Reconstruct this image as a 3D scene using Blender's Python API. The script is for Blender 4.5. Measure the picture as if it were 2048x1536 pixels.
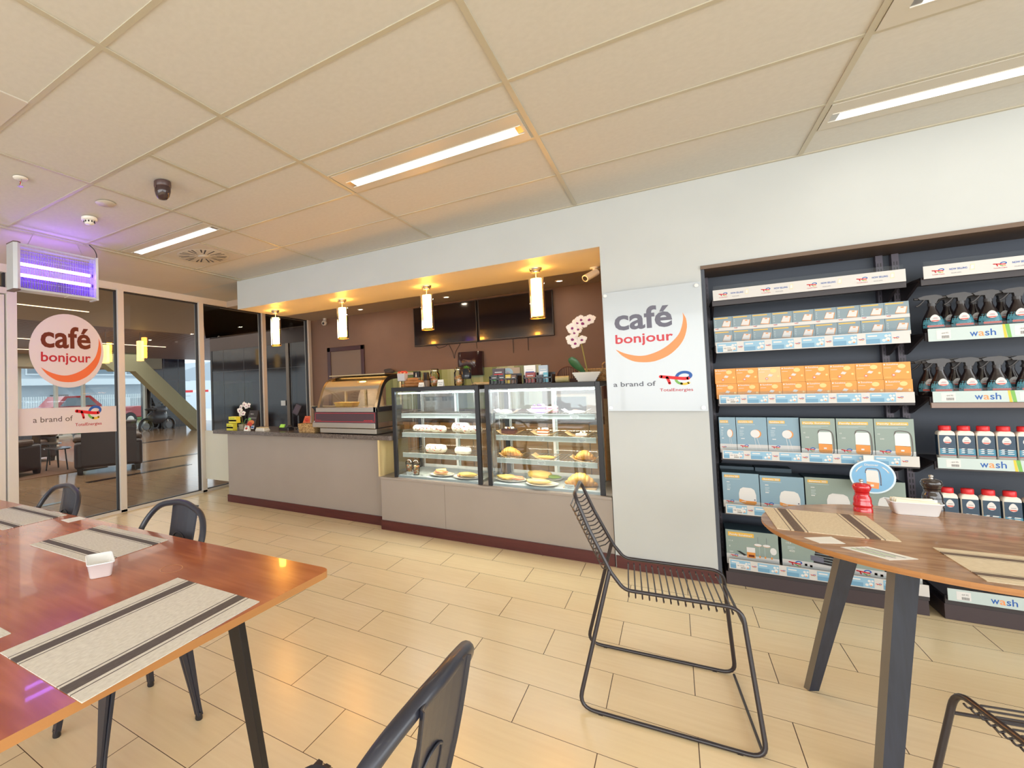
import bpy, math, random
from math import sin, cos, pi, sqrt, atan2
from mathutils import Vector, Matrix
S = bpy.context.scene
COL = S.collection
for o in list(bpy.data.objects): bpy.data.objects.remove(o)
random.seed(7)

# ------------------------------------------------------------ camera (fitted to 2048x1536)
CF, CYAW, CPITCH, CROLL, CCX, CCY, CH = 961.0, .6149, .0342, -.0333, 665.64, 744.29, 1.366
fw = Vector((-sin(CYAW)*cos(CPITCH), cos(CYAW)*cos(CPITCH), sin(CPITCH)))
rt = Vector((cos(CYAW), sin(CYAW), 0)); up = rt.cross(fw)
r2 = rt*cos(CROLL)+up*sin(CROLL); u2 = -rt*sin(CROLL)+up*cos(CROLL)
cd = bpy.data.cameras.new('camera'); cam = bpy.data.objects.new('camera', cd); COL.objects.link(cam)
cam.matrix_world = Matrix(((r2.x,u2.x,-fw.x,0),(r2.y,u2.y,-fw.y,0),(r2.z,u2.z,-fw.z,CH),(0,0,0,1)))
cd.sensor_width = 36; cd.lens = CF/2048*36
cd.shift_x = (1024-CCX)/2048; cd.shift_y = (CCY-768)/2048
cd.clip_start = .05; cd.clip_end = 300
S.camera = cam
# ------------------------------------------------------------ view, world, big lights
S.view_settings.view_transform = 'Standard'; S.view_settings.look = 'None'
S.view_settings.gamma = 1; S.view_settings.use_curve_mapping = False
S.view_settings.exposure = 0.25
S.cycles.use_denoising = True
S.cycles.max_bounces = 10; S.cycles.diffuse_bounces = 5; S.cycles.glossy_bounces = 4
S.cycles.transparent_max_bounces = 24; S.cycles.transmission_bounces = 6
S.cycles.sample_clamp_indirect = 6
S.cycles.caustics_reflective = False; S.cycles.caustics_refractive = False
W = bpy.data.worlds.new('sky'); S.world = W; W.use_nodes = True
bg = W.node_tree.nodes['Background']; bg.inputs[0].default_value = (.84, .93, 1, 1); bg.inputs[1].default_value = 1.9
def area(name, loc, rot, sx, sy, power, col):
    l = bpy.data.lights.new(name, 'AREA'); l.shape = 'RECTANGLE'; l.size = sx; l.size_y = sy; l.energy = power; l.color = col
    o = bpy.data.objects.new(name, l); COL.objects.link(o); o.location = loc; o.rotation_euler = rot; return o
area('daylight_shop_window', (.0, -3.9, 1.6), (pi/2-.32, 0, 0), 8.5, 2.1, 215, (1, .99, .96))       # daylight through the glazed shop front behind the camera
area('daylight_side_window', (4.3, .2, 1.6), (pi/2-.32, 0, pi/2), 6.5, 2.0, 105, (1, .99, .96))
area('lobby_ceiling_lamps', (-11.5, 5.5, 2.70), (0, 0, 0), 9.0, 8.0, 400, (1, .93, .84))  # broad fill light added to brighten the lobby, not a fitted lamp

# ------------------------------------------------------------ materials
def lin(c):
    c = [x/255 for x in c]
    return tuple(x/12.92 if x <= .04045 else ((x+.055)/1.055)**2.4 for x in c) + (1,)
MATS = {}
def M(name, rgb, rough=.5, metal=0, emit=0, ecol=None, spec=.5, coat=0, alpha=1, sub=0):
    if name in MATS: return MATS[name]
    m = bpy.data.materials.new(name); m.use_nodes = True; b = m.node_tree.nodes['Principled BSDF']
    b.inputs['Base Color'].default_value = lin(rgb); b.inputs['Roughness'].default_value = rough
    b.inputs['Metallic'].default_value = metal; b.inputs['Specular IOR Level'].default_value = spec
    b.inputs['Coat Weight'].default_value = coat
    if emit: b.inputs['Emission Color'].default_value = lin(ecol or rgb); b.inputs['Emission Strength'].default_value = emit
    if alpha < 1: b.inputs['Alpha'].default_value = alpha
    MATS[name] = m; return m
def nt(m):
    return m.node_tree.nodes, m.node_tree.links, m.node_tree.nodes['Principled BSDF']
def coords(m, scale=(1,1,1), rot=(0,0,0), loc=(0,0,0), kind='Object'):
    N, L, b = nt(m); tc = N.new('ShaderNodeTexCoord'); mp = N.new('ShaderNodeMapping')
    mp.inputs['Scale'].default_value = scale; mp.inputs['Rotation'].default_value = rot; mp.inputs['Location'].default_value = loc
    L.new(tc.outputs[kind], mp.inputs[0]); return mp.outputs[0]
def noise_mat(name, c1, c2, scale=(1,1,1), ns=5, rough=.5, detail=4, bump=0, lo=.3, hi=.7, **k):
    if name in MATS: return MATS[name]
    m = M(name, c1, rough, **k); N, L, b = nt(m); v = coords(m, scale)
    n = N.new('ShaderNodeTexNoise'); n.inputs['Scale'].default_value = ns; n.inputs['Detail'].default_value = detail; L.new(v, n.inputs['Vector'])
    r = N.new('ShaderNodeValToRGB'); r.color_ramp.elements[0].position = lo; r.color_ramp.elements[1].position = hi
    r.color_ramp.elements[0].color = lin(c1); r.color_ramp.elements[1].color = lin(c2)
    L.new(n.outputs[0], r.inputs[0]); L.new(r.outputs[0], b.inputs['Base Color'])
    if bump:
        bp = N.new('ShaderNodeBump'); bp.inputs['Strength'].default_value = bump; bp.inputs['Distance'].default_value = .002
        L.new(n.outputs[0], bp.inputs['Height']); L.new(bp.outputs[0], b.inputs['Normal'])
    return m
def glass(name, tint=(240,248,246), f0=.06, boost=1.0, rough=.02):
    if name in MATS: return MATS[name]
    m = bpy.data.materials.new(name); m.use_nodes = True; N = m.node_tree.nodes; L = m.node_tree.links
    N.clear(); out = N.new('ShaderNodeOutputMaterial'); mx = N.new('ShaderNodeMixShader')
    t = N.new('ShaderNodeBsdfTransparent'); t.inputs[0].default_value = lin(tint)
    g = N.new('ShaderNodeBsdfGlossy'); g.inputs['Roughness'].default_value = rough; g.inputs[0].default_value = (1,1,1,1)
    fr = N.new('ShaderNodeFresnel'); fr.inputs[0].default_value = 1.45
    mu = N.new('ShaderNodeMath'); mu.operation = 'MULTIPLY'; mu.inputs[1].default_value = boost
    L.new(fr.outputs[0], mu.inputs[0]); L.new(mu.outputs[0], mx.inputs[0]); L.new(t.outputs[0], mx.inputs[1]); L.new(g.outputs[0], mx.inputs[2]); L.new(mx.outputs[0], out.inputs[0])
    MATS[name] = m; return m
# ------------------------------------------------------------ mesh builder
class MB:
    def __init__(s, ref=None):
        s.v = []; s.f = []; s.fm = []; s.ms = []; s.sm = []
        s.off = Vector(ref.location) if ref is not None and hasattr(ref, 'location') else Vector(ref or (0,0,0))
        s.T = None
    def mi(s, m):
        if m not in s.ms: s.ms.append(m)
        return s.ms.index(m)
    def add(s, vs, fs, m, smooth=False):
        b = len(s.v)
        for p in vs:
            p = Vector(p)
            if s.T is not None: p = s.T @ p
            s.v.append(p - s.off)
        k = s.mi(m)
        for f in fs: s.f.append(tuple(b+i for i in f)); s.fm.append(k); s.sm.append(smooth)
        return s
    def box(s, x0, x1, y0, y1, z0, z1, m):
        if x0 > x1: x0, x1 = x1, x0
        if y0 > y1: y0, y1 = y1, y0
        if z0 > z1: z0, z1 = z1, z0
        return s.add([(x0,y0,z0),(x1,y0,z0),(x1,y1,z0),(x0,y1,z0),(x0,y0,z1),(x1,y0,z1),(x1,y1,z1),(x0,y1,z1)],
            [(0,3,2,1),(4,5,6,7),(0,1,5,4),(1,2,6,5),(2,3,7,6),(3,0,4,7)], m)
    def taper(s, c0, h0, c1, h1, m):      # two rectangles (centre, half sizes xy) joined
        a = [(c0[0]+i*h0[0], c0[1]+j*h0[1], c0[2]) for i, j in ((-1,-1),(1,-1),(1,1),(-1,1))]
        b = [(c1[0]+i*h1[0], c1[1]+j*h1[1], c1[2]) for i, j in ((-1,-1),(1,-1),(1,1),(-1,1))]
        if c0[2] > c1[2]: a, b = b, a
        return s.add(a+b, [(0,3,2,1),(4,5,6,7),(0,1,5,4),(1,2,6,5),(2,3,7,6),(3,0,4,7)], m)
    def prism(s, pts, d, m, mside=None):  # pts: planar 3d polygon, extruded by vector d
        n = len(pts); d = Vector(d); P = [Vector(p) for p in pts]; Q = [p+d for p in P]
        s.add(P, [tuple(range(n))], m); s.add(Q, [tuple(range(n))[::-1]], m)
        s.add(P+Q, [(i, n+i, n+(i+1)%n, (i+1)%n) for i in range(n)], mside or m); return s
    def poly(s, pts, m): return s.add(pts, [tuple(range(len(pts)))], m)
    def grid(s, rows, m, smooth=True, closed=False):
        n = len(rows[0]); vs = [p for r in rows for p in r]; fs = []
        for i in range(len(rows)-1):
            for j in range(n if closed else n-1):
                fs.append((i*n+j, i*n+(j+1)%n, (i+1)*n+(j+1)%n, (i+1)*n+j))
        return s.add(vs, fs, m, smooth)
    def lathe(s, prof, c, m, n=20, axis='z', caps=True):
        c = Vector(c); rows = []
        for r, z in prof:
            row = []
            for i in range(n):
                a = 2*pi*i/n
                if axis == 'z': p = Vector((r*cos(a), r*sin(a), z))
                elif axis == 'y': p = Vector((r*cos(a), z, -r*sin(a)))
                else: p = Vector((z, r*cos(a), r*sin(a)))
                row.append(c+p)
            rows.append(row)
        s.grid(rows, m, True, True)
        if caps:
            if prof[0][0] > 1e-5: s.add(rows[0], [tuple(range(n))[::-1]], m)
            if prof[-1][0] > 1e-5: s.add(rows[-1], [tuple(range(n))], m)
        return s
    def cyl(s, p, q, r, m, n=10, r2=None): return s.tube([p, q], r, m, n, r1=r2)
    def tube(s, pts, r, m, n=8, closed=False, r1=None, sx=1.0):
        P = [Vector(p) for p in pts]; k = len(P)
        T = []
        for i in range(k):
            if closed: d = (P[(i+1)%k]-P[i]).normalized()+(P[i]-P[i-1]).normalized()
            elif i == 0: d = P[1]-P[0]
            elif i == k-1: d = P[-1]-P[-2]
            else: d = (P[i+1]-P[i]).normalized()+(P[i]-P[i-1]).normalized()
            T.append(d.normalized())
        u = T[0].orthogonal().normalized() if abs(T[0].z) > .9 else T[0].cross(Vector((0,0,1))).normalized()
        rows = []
        for i in range(k):
            u = (u - T[i]*u.dot(T[i])).normalized(); w = T[i].cross(u)
            sc = 1.0
            if 0 < i < k-1 or closed:
                a = (P[(i+1)%k]-P[i]).normalized(); c = max(.5, a.dot(T[i])); sc = 1/c
            rr = r if r1 is None else r+(r1-r)*i/(k-1)
            rows.append([P[i]+(u*cos(2*pi*j/n)*sx+w*sin(2*pi*j/n))*rr*(1 if sc < 1.001 else min(sc,1.2)) for j in range(n)])
        if closed: rows.append(rows[0])
        s.grid(rows, m, True, True)
        if not closed: s.add(rows[0], [tuple(range(n))[::-1]], m); s.add(rows[-1], [tuple(range(n))], m)
        return s
    def blob(s, c, r, m, seed=0, amp=.1, nu=14, nv=9, fl=None):
        rd = random.Random(seed); ph = [(rd.uniform(1.5,4), rd.uniform(1.5,4), rd.uniform(0,6), rd.uniform(0,6)) for _ in range(4)]
        rows = []
        for i in range(nv+1):
            t = pi*i/nv; row = []
            for j in range(nu):
                a = 2*pi*j/nu; k = 1
                for f1, f2, p1, p2 in ph: k += amp*.5*sin(round(f1)*a+p1)*sin(f2*t+p2)*sin(t)
                x, y, z = r[0]*sin(t)*cos(a)*k, r[1]*sin(t)*sin(a)*k, -r[2]*cos(t)*k
                if fl is not None: z = max(z, -r[2]*fl)
                row.append((c[0]+x, c[1]+y, c[2]+z))
            rows.append(row)
        return s.grid(rows, m, True, True)
    def build(s, name, parent=None, bevel=0, seg=2, smooth=None, weld=False):
        me = bpy.data.meshes.new(name); me.from_pydata([tuple(v) for v in s.v], [], s.f)
        for m in s.ms: me.materials.append(m)
        for p, k, q in zip(me.polygons, s.fm, s.sm): p.material_index = k; p.use_smooth = q if smooth is None else smooth
        me.update()
        o = bpy.data.objects.new(name, me); COL.objects.link(o)
        if parent is not None: o.parent = parent
        else: o.location = s.off
        if bevel:
            b = o.modifiers.new('bevel', 'BEVEL'); b.width = bevel; b.segments = seg; b.limit_method = 'ANGLE'; b.angle_limit = math.radians(40)
        return o
def fillet(pts, r, n=5, closed=False):
    P = [Vector(p) for p in pts]; out = []; k = len(P)
    for i in range(k):
        if not closed and i in (0, k-1): out.append(P[i]); continue
        a, b, c = P[i-1], P[i], P[(i+1)%k]
        d1 = (a-b); d2 = (c-b); ang = d1.angle(d2); t = min(r/math.tan(ang/2), d1.length*.49, d2.length*.49) if ang < pi-.02 else 0
        if t <= 1e-6: out.append(b); continue
        p, q = b+d1.normalized()*t, b+d2.normalized()*t
        for j in range(n+1):
            w = j/n; out.append(p*(1-w)**2+b*2*w*(1-w)+q*w*w)
    return out
def crom(P, n=6, closed=False):
    P = [Vector(p) for p in P]; out = []; k = len(P); rng = range(k) if closed else range(k-1)
    for i in rng:
        p0 = P[i-1] if (i > 0 or closed) else P[0]*2-P[1]; p1 = P[i]; p2 = P[(i+1)%k]
        p3 = P[(i+2)%k] if (i+2 < k or closed) else P[-1]*2-P[-2]
        for j in range(n):
            t = j/n; out.append(.5*((2*p1)+(-p0+p2)*t+(2*p0-5*p1+4*p2-p3)*t*t+(-p0+3*p1-3*p2+p3)*t**3))
    if not closed: out.append(P[-1])
    return out
def thing(name, label, cat, loc=(0,0,0), rz=0, group=None):
    o = bpy.data.objects.new(name, None); COL.objects.link(o); o.empty_display_size = .05
    o.location = loc; o.rotation_euler = (0,0,rz); o['label'] = label; o['category'] = cat
    if group: o['group'] = group
    return o
def tag(o, label, cat, group=None, kind=None):
    o['label'] = label; o['category'] = cat
    if group: o['group'] = group
    if kind: o['kind'] = kind
    return o
def st(o): o['kind'] = 'structure'; return o
def scl(o, k):
    o.scale = (k, k, k); return o
def dup(root, loc, rz=None, label=None, group=None):
    r = root.copy(); COL.objects.link(r); r.location = loc
    if rz is not None: r.rotation_euler = (0,0,rz)
    if label: r['label'] = label
    if group: r['group'] = group
    for ch in [c for c in root.children]:
        c = ch.copy(); COL.objects.link(c); c.parent = r
        for g in ch.children:
            d = g.copy(); COL.objects.link(d); d.parent = c
    return r
ORD = ['first','second','third','fourth','fifth','sixth','seventh','eighth','ninth','tenth','eleventh','twelfth']
# ------------------------------------------------------------ flat print: text, logos
_tc = {}
def text_mesh(t, bold=0.0):
    k = (t, bold)
    if k not in _tc:
        c = bpy.data.curves.new('t', 'FONT'); c.body = t; c.size = 1; c.offset = bold; c.resolution_u = 3
        o = bpy.data.objects.new('t', c); COL.objects.link(o)
        bpy.context.view_layer.update()
        me = bpy.data.meshes.new_from_object(o.evaluated_get(bpy.context.evaluated_depsgraph_get()))
        V = [tuple(v.co) for v in me.vertices]; F = [tuple(p.vertices) for p in me.polygons]
        x0 = min(v[0] for v in V); x1 = max(v[0] for v in V)
        _tc[k] = ([(v[0]-x0, v[1]) for v in V], F, x1-x0)
        bpy.data.objects.remove(o); bpy.data.curves.remove(c); bpy.data.meshes.remove(me)
    return _tc[k]
class Frame:
    """flat print frame: origin, u (right), v (up), n (towards the reader)"""
    def __init__(s, mb, o, u=(1,0,0), v=(0,0,1), n=(0,-1,0), sc=1.0):
        s.mb = mb; s.o = Vector(o); s.u = Vector(u); s.v = Vector(v); s.n = Vector(n); s.sc = sc
        s.flip = s.u.cross(s.v).dot(s.n) < 0
    def P(s, x, y, h=0): return s.o+s.u*(x*s.sc)+s.v*(y*s.sc)+s.n*h
    def poly(s, pts, m, h=.0004):
        p = [s.P(x, y, h) for x, y in pts]
        if s.flip: p = p[::-1]
        s.mb.add(p, [tuple(range(len(p)))], m)
    def rect(s, x0, y0, x1, y1, m, h=.0004): s.poly([(x0,y0),(x1,y0),(x1,y1),(x0,y1)], m, h)
    def ell(s, cx, cy, rx, ry, m, h=.0004, n=16, a0=0, a1=2*pi):
        s.poly([(cx+rx*cos(a0+(a1-a0)*i/n), cy+ry*sin(a0+(a1-a0)*i/n)) for i in range(n)], m, h)
    def strip(s, pts, w, m, h=.0004, caps=True):
        P = [Vector(p) for p in pts]; k = len(P); L = []; R = []
        for i in range(k):
            d = (P[min(i+1,k-1)]-P[max(i-1,0)]).normalized(); nn = Vector((-d.y, d.x))
            ww = w[i] if isinstance(w, (list,tuple)) else w
            L.append(P[i]+nn*ww/2); R.append(P[i]-nn*ww/2)
        vs = [s.P(p.x, p.y, h) for p in L]+[s.P(p.x, p.y, h) for p in R]
        fs = [(i, k+i, k+i+1, i+1) for i in range(k-1)]
        if s.flip: fs = [f[::-1] for f in fs]
        s.mb.add(vs, fs, m)
        if caps:
            for e in (0, k-1):
                ww = w[e] if isinstance(w, (list,tuple)) else w
                s.ell(P[e].x, P[e].y, ww/2, ww/2, m, h, 10)
    def text(s, t, x, y, size=None, m=None, width=None, bold=0., h=.0006, slant=0, hs=None):
        V, F, w = text_mesh(t, bold); k = size if size else width/w; kx = width/w if width else k
        vs = [s.P(x+a*kx+b*k*slant, y+b*k, h) for a, b in V]
        s.mb.add(vs, [f[::-1] for f in F] if s.flip else F, m)
INK = lambda n, c: M('print_'+n, c, .45, spec=.3)
pW = INK('white', (214,214,214)); pRed = INK('red', (214,38,46)); pBlue = INK('blue', (44,92,168)); pGrn = INK('green', (120,175,90))
pYel = INK('yellow', (226,190,70)); pGry = INK('grey', (104,104,120)); pOr = INK('orange', (232,150,98)); pBrn = INK('brown', (104,40,24)); pBk = INK('black', (35,35,38))
pRose = INK('rose', (200,70,80)); pTurq = INK('teal', (80,170,165)); pDred = INK('dark_red', (180,40,50)); pDor = INK('deep_orange', (226,112,66))
def te_logo(F, x, y, w, words=True, h=.0006):
    """red T flowing into a ring that turns blue, green and yellow; x,y = left/bottom of mark, w = width"""
    k = w/.185; X = lambda a: x+(a-.316)*k; Y = lambda b: y+(b-.131)*k
    wd = .0155*k
    ring = [(.476,.2195),(.487,.228),(.493,.240),(.486,.253),(.468,.2605),(.446,.260),(.426,.250),(.416,.236),(.411,.222)]
    ring = [Vector((X(a), Y(b))) for a, b in ring]; ring = crom(ring, 4)
    F.strip([tuple(p) for p in ring], wd*1.15, pBlue, h, False)
    lo = crom([Vector((X(a), Y(b))) for a, b in [(.411,.222),(.412,.205),(.424,.190),(.440,.1835)]], 4); F.strip([tuple(p) for p in lo], wd, pGrn, h, False)
    lo = crom([Vector((X(a), Y(b))) for a, b in [(.440,.1835),(.455,.181),(.470,.184),(.480,.189)]], 4); F.strip([tuple(p) for p in lo], wd, pYel, h)
    bar = crom([Vector((X(a), Y(b))) for a, b in [(.325,.236),(.36,.231),(.42,.222),(.455,.2185),(.478,.2195)]], 4)
    F.strip([tuple(p) for p in bar], wd*1.35, pRed, h+.0003)
    F.strip([(X(.361), Y(.228)), (X(.370), Y(.205)), (X(.374), Y(.188))], wd*1.05, pRed, h+.0003)
    if words: F.text('TotalEnergies', X(.316), Y(.134), size=.0245*k*1.15, width=.185*k, m=pDred, bold=.01, h=h)
def cafe_logo(F, x0, y0, k, dark, red, cres):
    """coordinates of the wall board, scaled by k about its lower left"""
    X = lambda a: x0+a*k; Y = lambda b: y0+b*k
    F.text('caf\u00e9', X(.067), Y(.587), size=.212*k, width=.344*k, m=dark, bold=.024)
    F.text('bonjour', X(.068), Y(.487), size=.092*k, width=.342*k, m=red, bold=.018)
    out = [(.066,.446),(.106,.397),(.164,.358),(.223,.344),(.298,.347),(.378,.382),(.435,.435),(.47,.492),(.489,.564),(.487,.624),(.47,.669)]
    inn = [(.066,.446),(.125,.413),(.196,.392),(.254,.393),(.323,.417),(.381,.455),(.433,.510),(.457,.56),(.471,.626),(.47,.669)]
    o = crom([Vector(p) for p in out], 4); i = crom([Vector(p) for p in inn], 5)
    n = 30; sm = lambda L, t: L[min(int(t*(len(L)-1)), len(L)-2)].lerp(L[min(int(t*(len(L)-1))+1, len(L)-1)], t*(len(L)-1)-min(int(t*(len(L)-1)), len(L)-2))
    for a in range(n):
        A, B, C, D = sm(o, a/n), sm(o, (a+1)/n), sm(i, (a+1)/n), sm(i, a/n)
        F.poly([(X(p.x), Y(p.y)) for p in (A, B, C, D)], cres)
# ============================================================ STRUCTURE
GX, YF, YB, ZC = -5.3685, 4.061, 6.95, 2.70
mWall = noise_mat('warm_white_paint', (186,190,190), (190,194,194), ns=3, rough=.55)
mCeil = noise_mat('ceiling_tile', (197,196,192), (202,201,197), ns=40, rough=.8)
mGrid = M('ceiling_grid_metal', (182,176,158), .45)
mBrown = noise_mat('brown_wall_paint', (124,101,88), (128,105,92), ns=4, rough=.6)
mKC = M('grey_kitchen_ceiling', (186,176,164), .7)
mFrame = M('white_aluminium', (208,203,194), .4)
mGasket = M('black_gasket', (38,34,36), .5)
mGlass = glass('window_glass', (236,240,238), boost=1.1)
mSkirt = noise_mat('red_brown_timber', (74,26,24), (88,34,30), (1,12,12), 4, .4)
mDark = M('niche_dark_metal', (66,72,84), .5)
mMull = M('niche_brown_frame', (104,84,68), .5)
# floor tiles
def tile_mat(name, c1, c2, c3, mortar, rough, ms=.0016):
    m = M(name, c1, rough); N, L, b = nt(m)
    v = coords(m, (1,1,1), loc=(1.508-.3045, -3.4606, 0))
    br = N.new('ShaderNodeTexBrick'); br.offset = .5; br.offset_frequency = 2; br.squash = 1
    for k, x in (('Scale',1),('Mortar Size',ms),('Mortar Smooth',.0),('Bias',0),('Brick Width',.609),('Row Height',.2907)): br.inputs[k].default_value = x
    br.inputs['Color1'].default_value = lin(c1); br.inputs['Color2'].default_value = lin(c2); br.inputs['Mortar'].default_value = lin(mortar)
    L.new(v, br.inputs['Vector'])
    v2 = coords(m, (1.2,14,1)); n = N.new('ShaderNodeTexNoise'); n.inputs['Scale'].default_value = 3; n.inputs['Detail'].default_value = 6; L.new(v2, n.inputs['Vector'])
    v3 = coords(m, (.8,1.2,1)); n3 = N.new('ShaderNodeTexNoise'); n3.inputs['Scale'].default_value = 2.2; n3.inputs['Detail'].default_value = 3; L.new(v3, n3.inputs['Vector'])
    ad = N.new('ShaderNodeMath'); ad.operation = 'ADD'; L.new(n.outputs[0], ad.inputs[0]); L.new(n3.outputs[0], ad.inputs[1])
    r = N.new('ShaderNodeMapRange'); r.inputs[1].default_value = .75; r.inputs[2].default_value = 1.3; L.new(ad.outputs[0], r.inputs[0])
    mx = N.new('ShaderNodeMixRGB'); mx.blend_type = 'MIX'; mx.inputs[2].default_value = lin(c3)
    mf = N.new('ShaderNodeMath'); mf.operation = 'MULTIPLY'; mf.inputs[1].default_value = .55; L.new(r.outputs[0], mf.inputs[0])
    mg = N.new('ShaderNodeMath'); mg.operation = 'MULTIPLY'; L.new(mf.outputs[0], mg.inputs[0])
    inv = N.new('ShaderNodeMath'); inv.operation = 'SUBTRACT'; inv.inputs[0].default_value = 1; L.new(br.outputs['Fac'], inv.inputs[1]); L.new(inv.outputs[0], mg.inputs[1])
    L.new(mg.outputs[0], mx.inputs[0]); L.new(br.outputs['Color'], mx.inputs[1]); L.new(mx.outputs[0], b.inputs['Base Color'])
    return m
mFloor = tile_mat('beige_plank_tile', (234,213,170), (238,219,180), (222,197,154), (84,60,42), .25)
mLob = tile_mat('lobby_tile', (160,128,98), (168,136,106), (148,116,88), (92,74,58), .13, .003)
st(MB().box(GX, 4.5, -4, YB, -.1, 0, mFloor).build('floor'))
st(MB().box(-24, GX, -4, 16, -.12, -.002, mLob).build('floor'))
# ceiling tiles and grid
RY = [-2.024+.6*i for i in range(10)]            # row lines ... 1.576, 2.176, 2.776, 3.376
RX = [-4.125, -2.9255, -1.725, -.5438, .700, 1.93, 3.13]
XL = -4.20
st(MB().box(XL, 4.5, -4, YF+.02, ZC+.004, ZC+.12, mCeil).build('ceiling'))
g = MB(); hw = .012
for y in RY: g.box(XL, 4.5, y-hw, y+hw, ZC, ZC+.004, mGrid)
for x in RX: g.box(x-hw, x+hw, -4, YF, ZC-.0008, ZC+.0035, mGrid)
g.box(-2.325-hw, -2.325+hw, 1.576, 2.176, ZC-.0008, ZC+.0035, mGrid)
g.box(-3.375-hw, -3.375+hw, 2.776, 3.376, ZC-.0008, ZC+.0035, mGrid)
g.box(XL, XL+.03, -4, YF, ZC-.006, ZC+.01, mGrid); g.box(XL, 4.5, YF-.02, YF, ZC-.003, ZC+.01, mGrid)
for x0, x1, y in ((-1.713,-.556,2.444),(-4.11,-2.94,2.466),(.712,1.918,3.705),(.712,1.918,2.466)): g.box(x0, x1, y-.008, y+.008, ZC-.0005, ZC+.0035, mGrid)
st(g.build('trim_1'))
st(MB().box(GX-.1, XL, -4, YF+.02, ZC, ZC+.1, noise_mat('plaster_ceiling', (200,194,184), (204,198,188), ns=3, rough=.7)).build('ceiling'))
st(MB().box(GX-.1, -4.24, YF+.02, 4.875, 2.70, 2.8, mWall).build('ceiling'))
st(MB().box(GX-.1, .2, 4.875, YB+.1, 2.615, 2.75, mKC).build('ceiling'))
# front wall: soffit, pillar, lintel over niche (one wall)
w = MB(); w.box(-4.24, -.40, YF, 4.875, 2.357, 2.82, mWall)
w.box(-.40, .186, YF, 4.75, 0, 2.82, mWall); w.box(.186, 4.5, YF, 4.75, 2.106, 2.82, mWall)
st(w.build('wall_front'))
st(MB().box(-.395, .186, YF-.012, YF, .0, .088, mSkirt).build('baseboard_front'))
# niche
w = MB(); w.box(.186, 4.5, 4.45, 4.75, 0, 2.106, mDark); w.box(.186, .206, 4.065, 4.45, 0, 2.106, mDark)
st(w.build('wall_niche'))
st(MB().box(.186, 4.5, 4.052, 4.45, 2.082, 2.106, mMull).build('trim_2'))
# kitchen walls
st(MB().box(GX-.1, .3, YB, YB+.15, 0, 2.7, mBrown).build('wall_back'))
st(MB().box(.12, .3, 4.75, YB, 0, 2.7, mBrown).build('wall_kitchen'))
# rear part of the room behind the camera
st(MB().box(4.5, 4.6, -4, YF+.7, 0, .4, mWall).box(4.5, 4.6, -4, YF+.7, 2.5, 2.8, mWall).box(4.5, 4.6, 3.4, YF+.7, .4, 2.5, mWall).build('wall_right'))
w = MB(); w.box(GX-.1, 4.6, -4.1, -4, 0, .35, mWall).box(GX-.1, 4.6, -4.1, -4, 2.6, 2.8, mWall)
for x in (-5.37,-3.9,-2.4,-.9,.6,2.1,3.6,4.5): w.box(x-.04, x+.04, -4.1, -4, .35, 2.6, mFrame)
st(w.build('wall_rear'))
# glazed partition on the left
HZ = 2.63
w = MB(); w.box(GX-.05, GX+.05, 2.09, YB, HZ, 2.70, mFrame); w.box(GX-.042, GX+.042, 2.09, YB, HZ-.012, HZ, mFrame)
w.box(GX-.05, GX+.05, 2.09, YB, 0, .03, mFrame)
w.box(GX-.07, GX+.03, -4, YB, 2.70, 2.95, mWall)
st(w.build('trim_3'))
MU = [2.05, 3.204, 4.40, 5.659, 6.85]
for i, y in enumerate(MU):
    a = .04 if i else .045
    w = MB(); w.box(GX-.05, GX+.05, y-a, y+a, 0, 2.63 if i else 2.70, mFrame)
    st(w.build('trim_%d' % (4+i), bevel=.003))
for i in range(4):
    y0, y1 = MU[i]+.04, MU[i+1]-.04
    w = MB(); t = .014
    w.box(GX-.02, GX+.02, y0, y0+t, .03, HZ-.012, mGasket); w.box(GX-.02, GX+.02, y1-t, y1, .03, HZ-.012, mGasket)
    w.box(GX-.02, GX+.02, y0, y1, HZ-.012-t, HZ-.012, mGasket); w.box(GX-.02, GX+.02, y0, y1, .03, .03+t*.6, mGasket)
    f = w.build('window_%d' % (i+1)); st(f)
    MB().poly([(GX,y0,.03),(GX,y1,.03),(GX,y1,HZ-.02),(GX,y0,HZ-.02)], mGlass).build('window_pane', f)
MB().box(GX+.02, GX+.035, 2.065, 2.09, 1.10, 1.17, M('latch_steel', (170,166,158), .35, metal=.8)).build('door_strike_plate', bpy.data.objects['trim_4'])
# white door leaf and transom left of the jamb
w = MB(); w.box(GX-.03, GX+.03, .95, 1.99, 0, 2.40, mFrame); d = st(w.build('door_1', bevel=.004))
w = MB(); w.box(GX-.05, GX+.05, .9, 2.01, 2.41, 2.47, mFrame); w.box(GX-.05, GX+.05, .9, 2.01, 2.62, 2.70, mFrame); w.box(GX-.05, GX+.05, -4, .95, 0, 2.70, mWall)
st(w.build('wall_left'))
f = st(MB().box(GX-.02, GX+.02, .9, 2.0, 2.47, 2.485, mGasket).box(GX-.02, GX+.02, 1.985, 2.0, 2.47, 2.62, mGasket).build('window_5'))
MB().poly([(GX,.9,2.47),(GX,2.0,2.47),(GX,2.0,2.62),(GX,.9,2.62)], mGlass).build('window_pane', f)
# kitchen door
dk = M('mahogany_frame', (64,24,26), .35)
f = MB(); y = YB-.03
f.box(-5.0, -4.93, y, YB, 0, 2.09, dk).box(-4.30, -4.235, y, YB, 0, 2.09, dk).box(-5.0, -4.235, y, YB, 2.015, 2.09, dk)
f = st(f.build('door_2', bevel=.004))
MB().box(-4.93, -4.30, YB-.012, YB, 0, 2.015, M('taupe_door', (128,112,100), .5)).build('door_panel', f)
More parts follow.
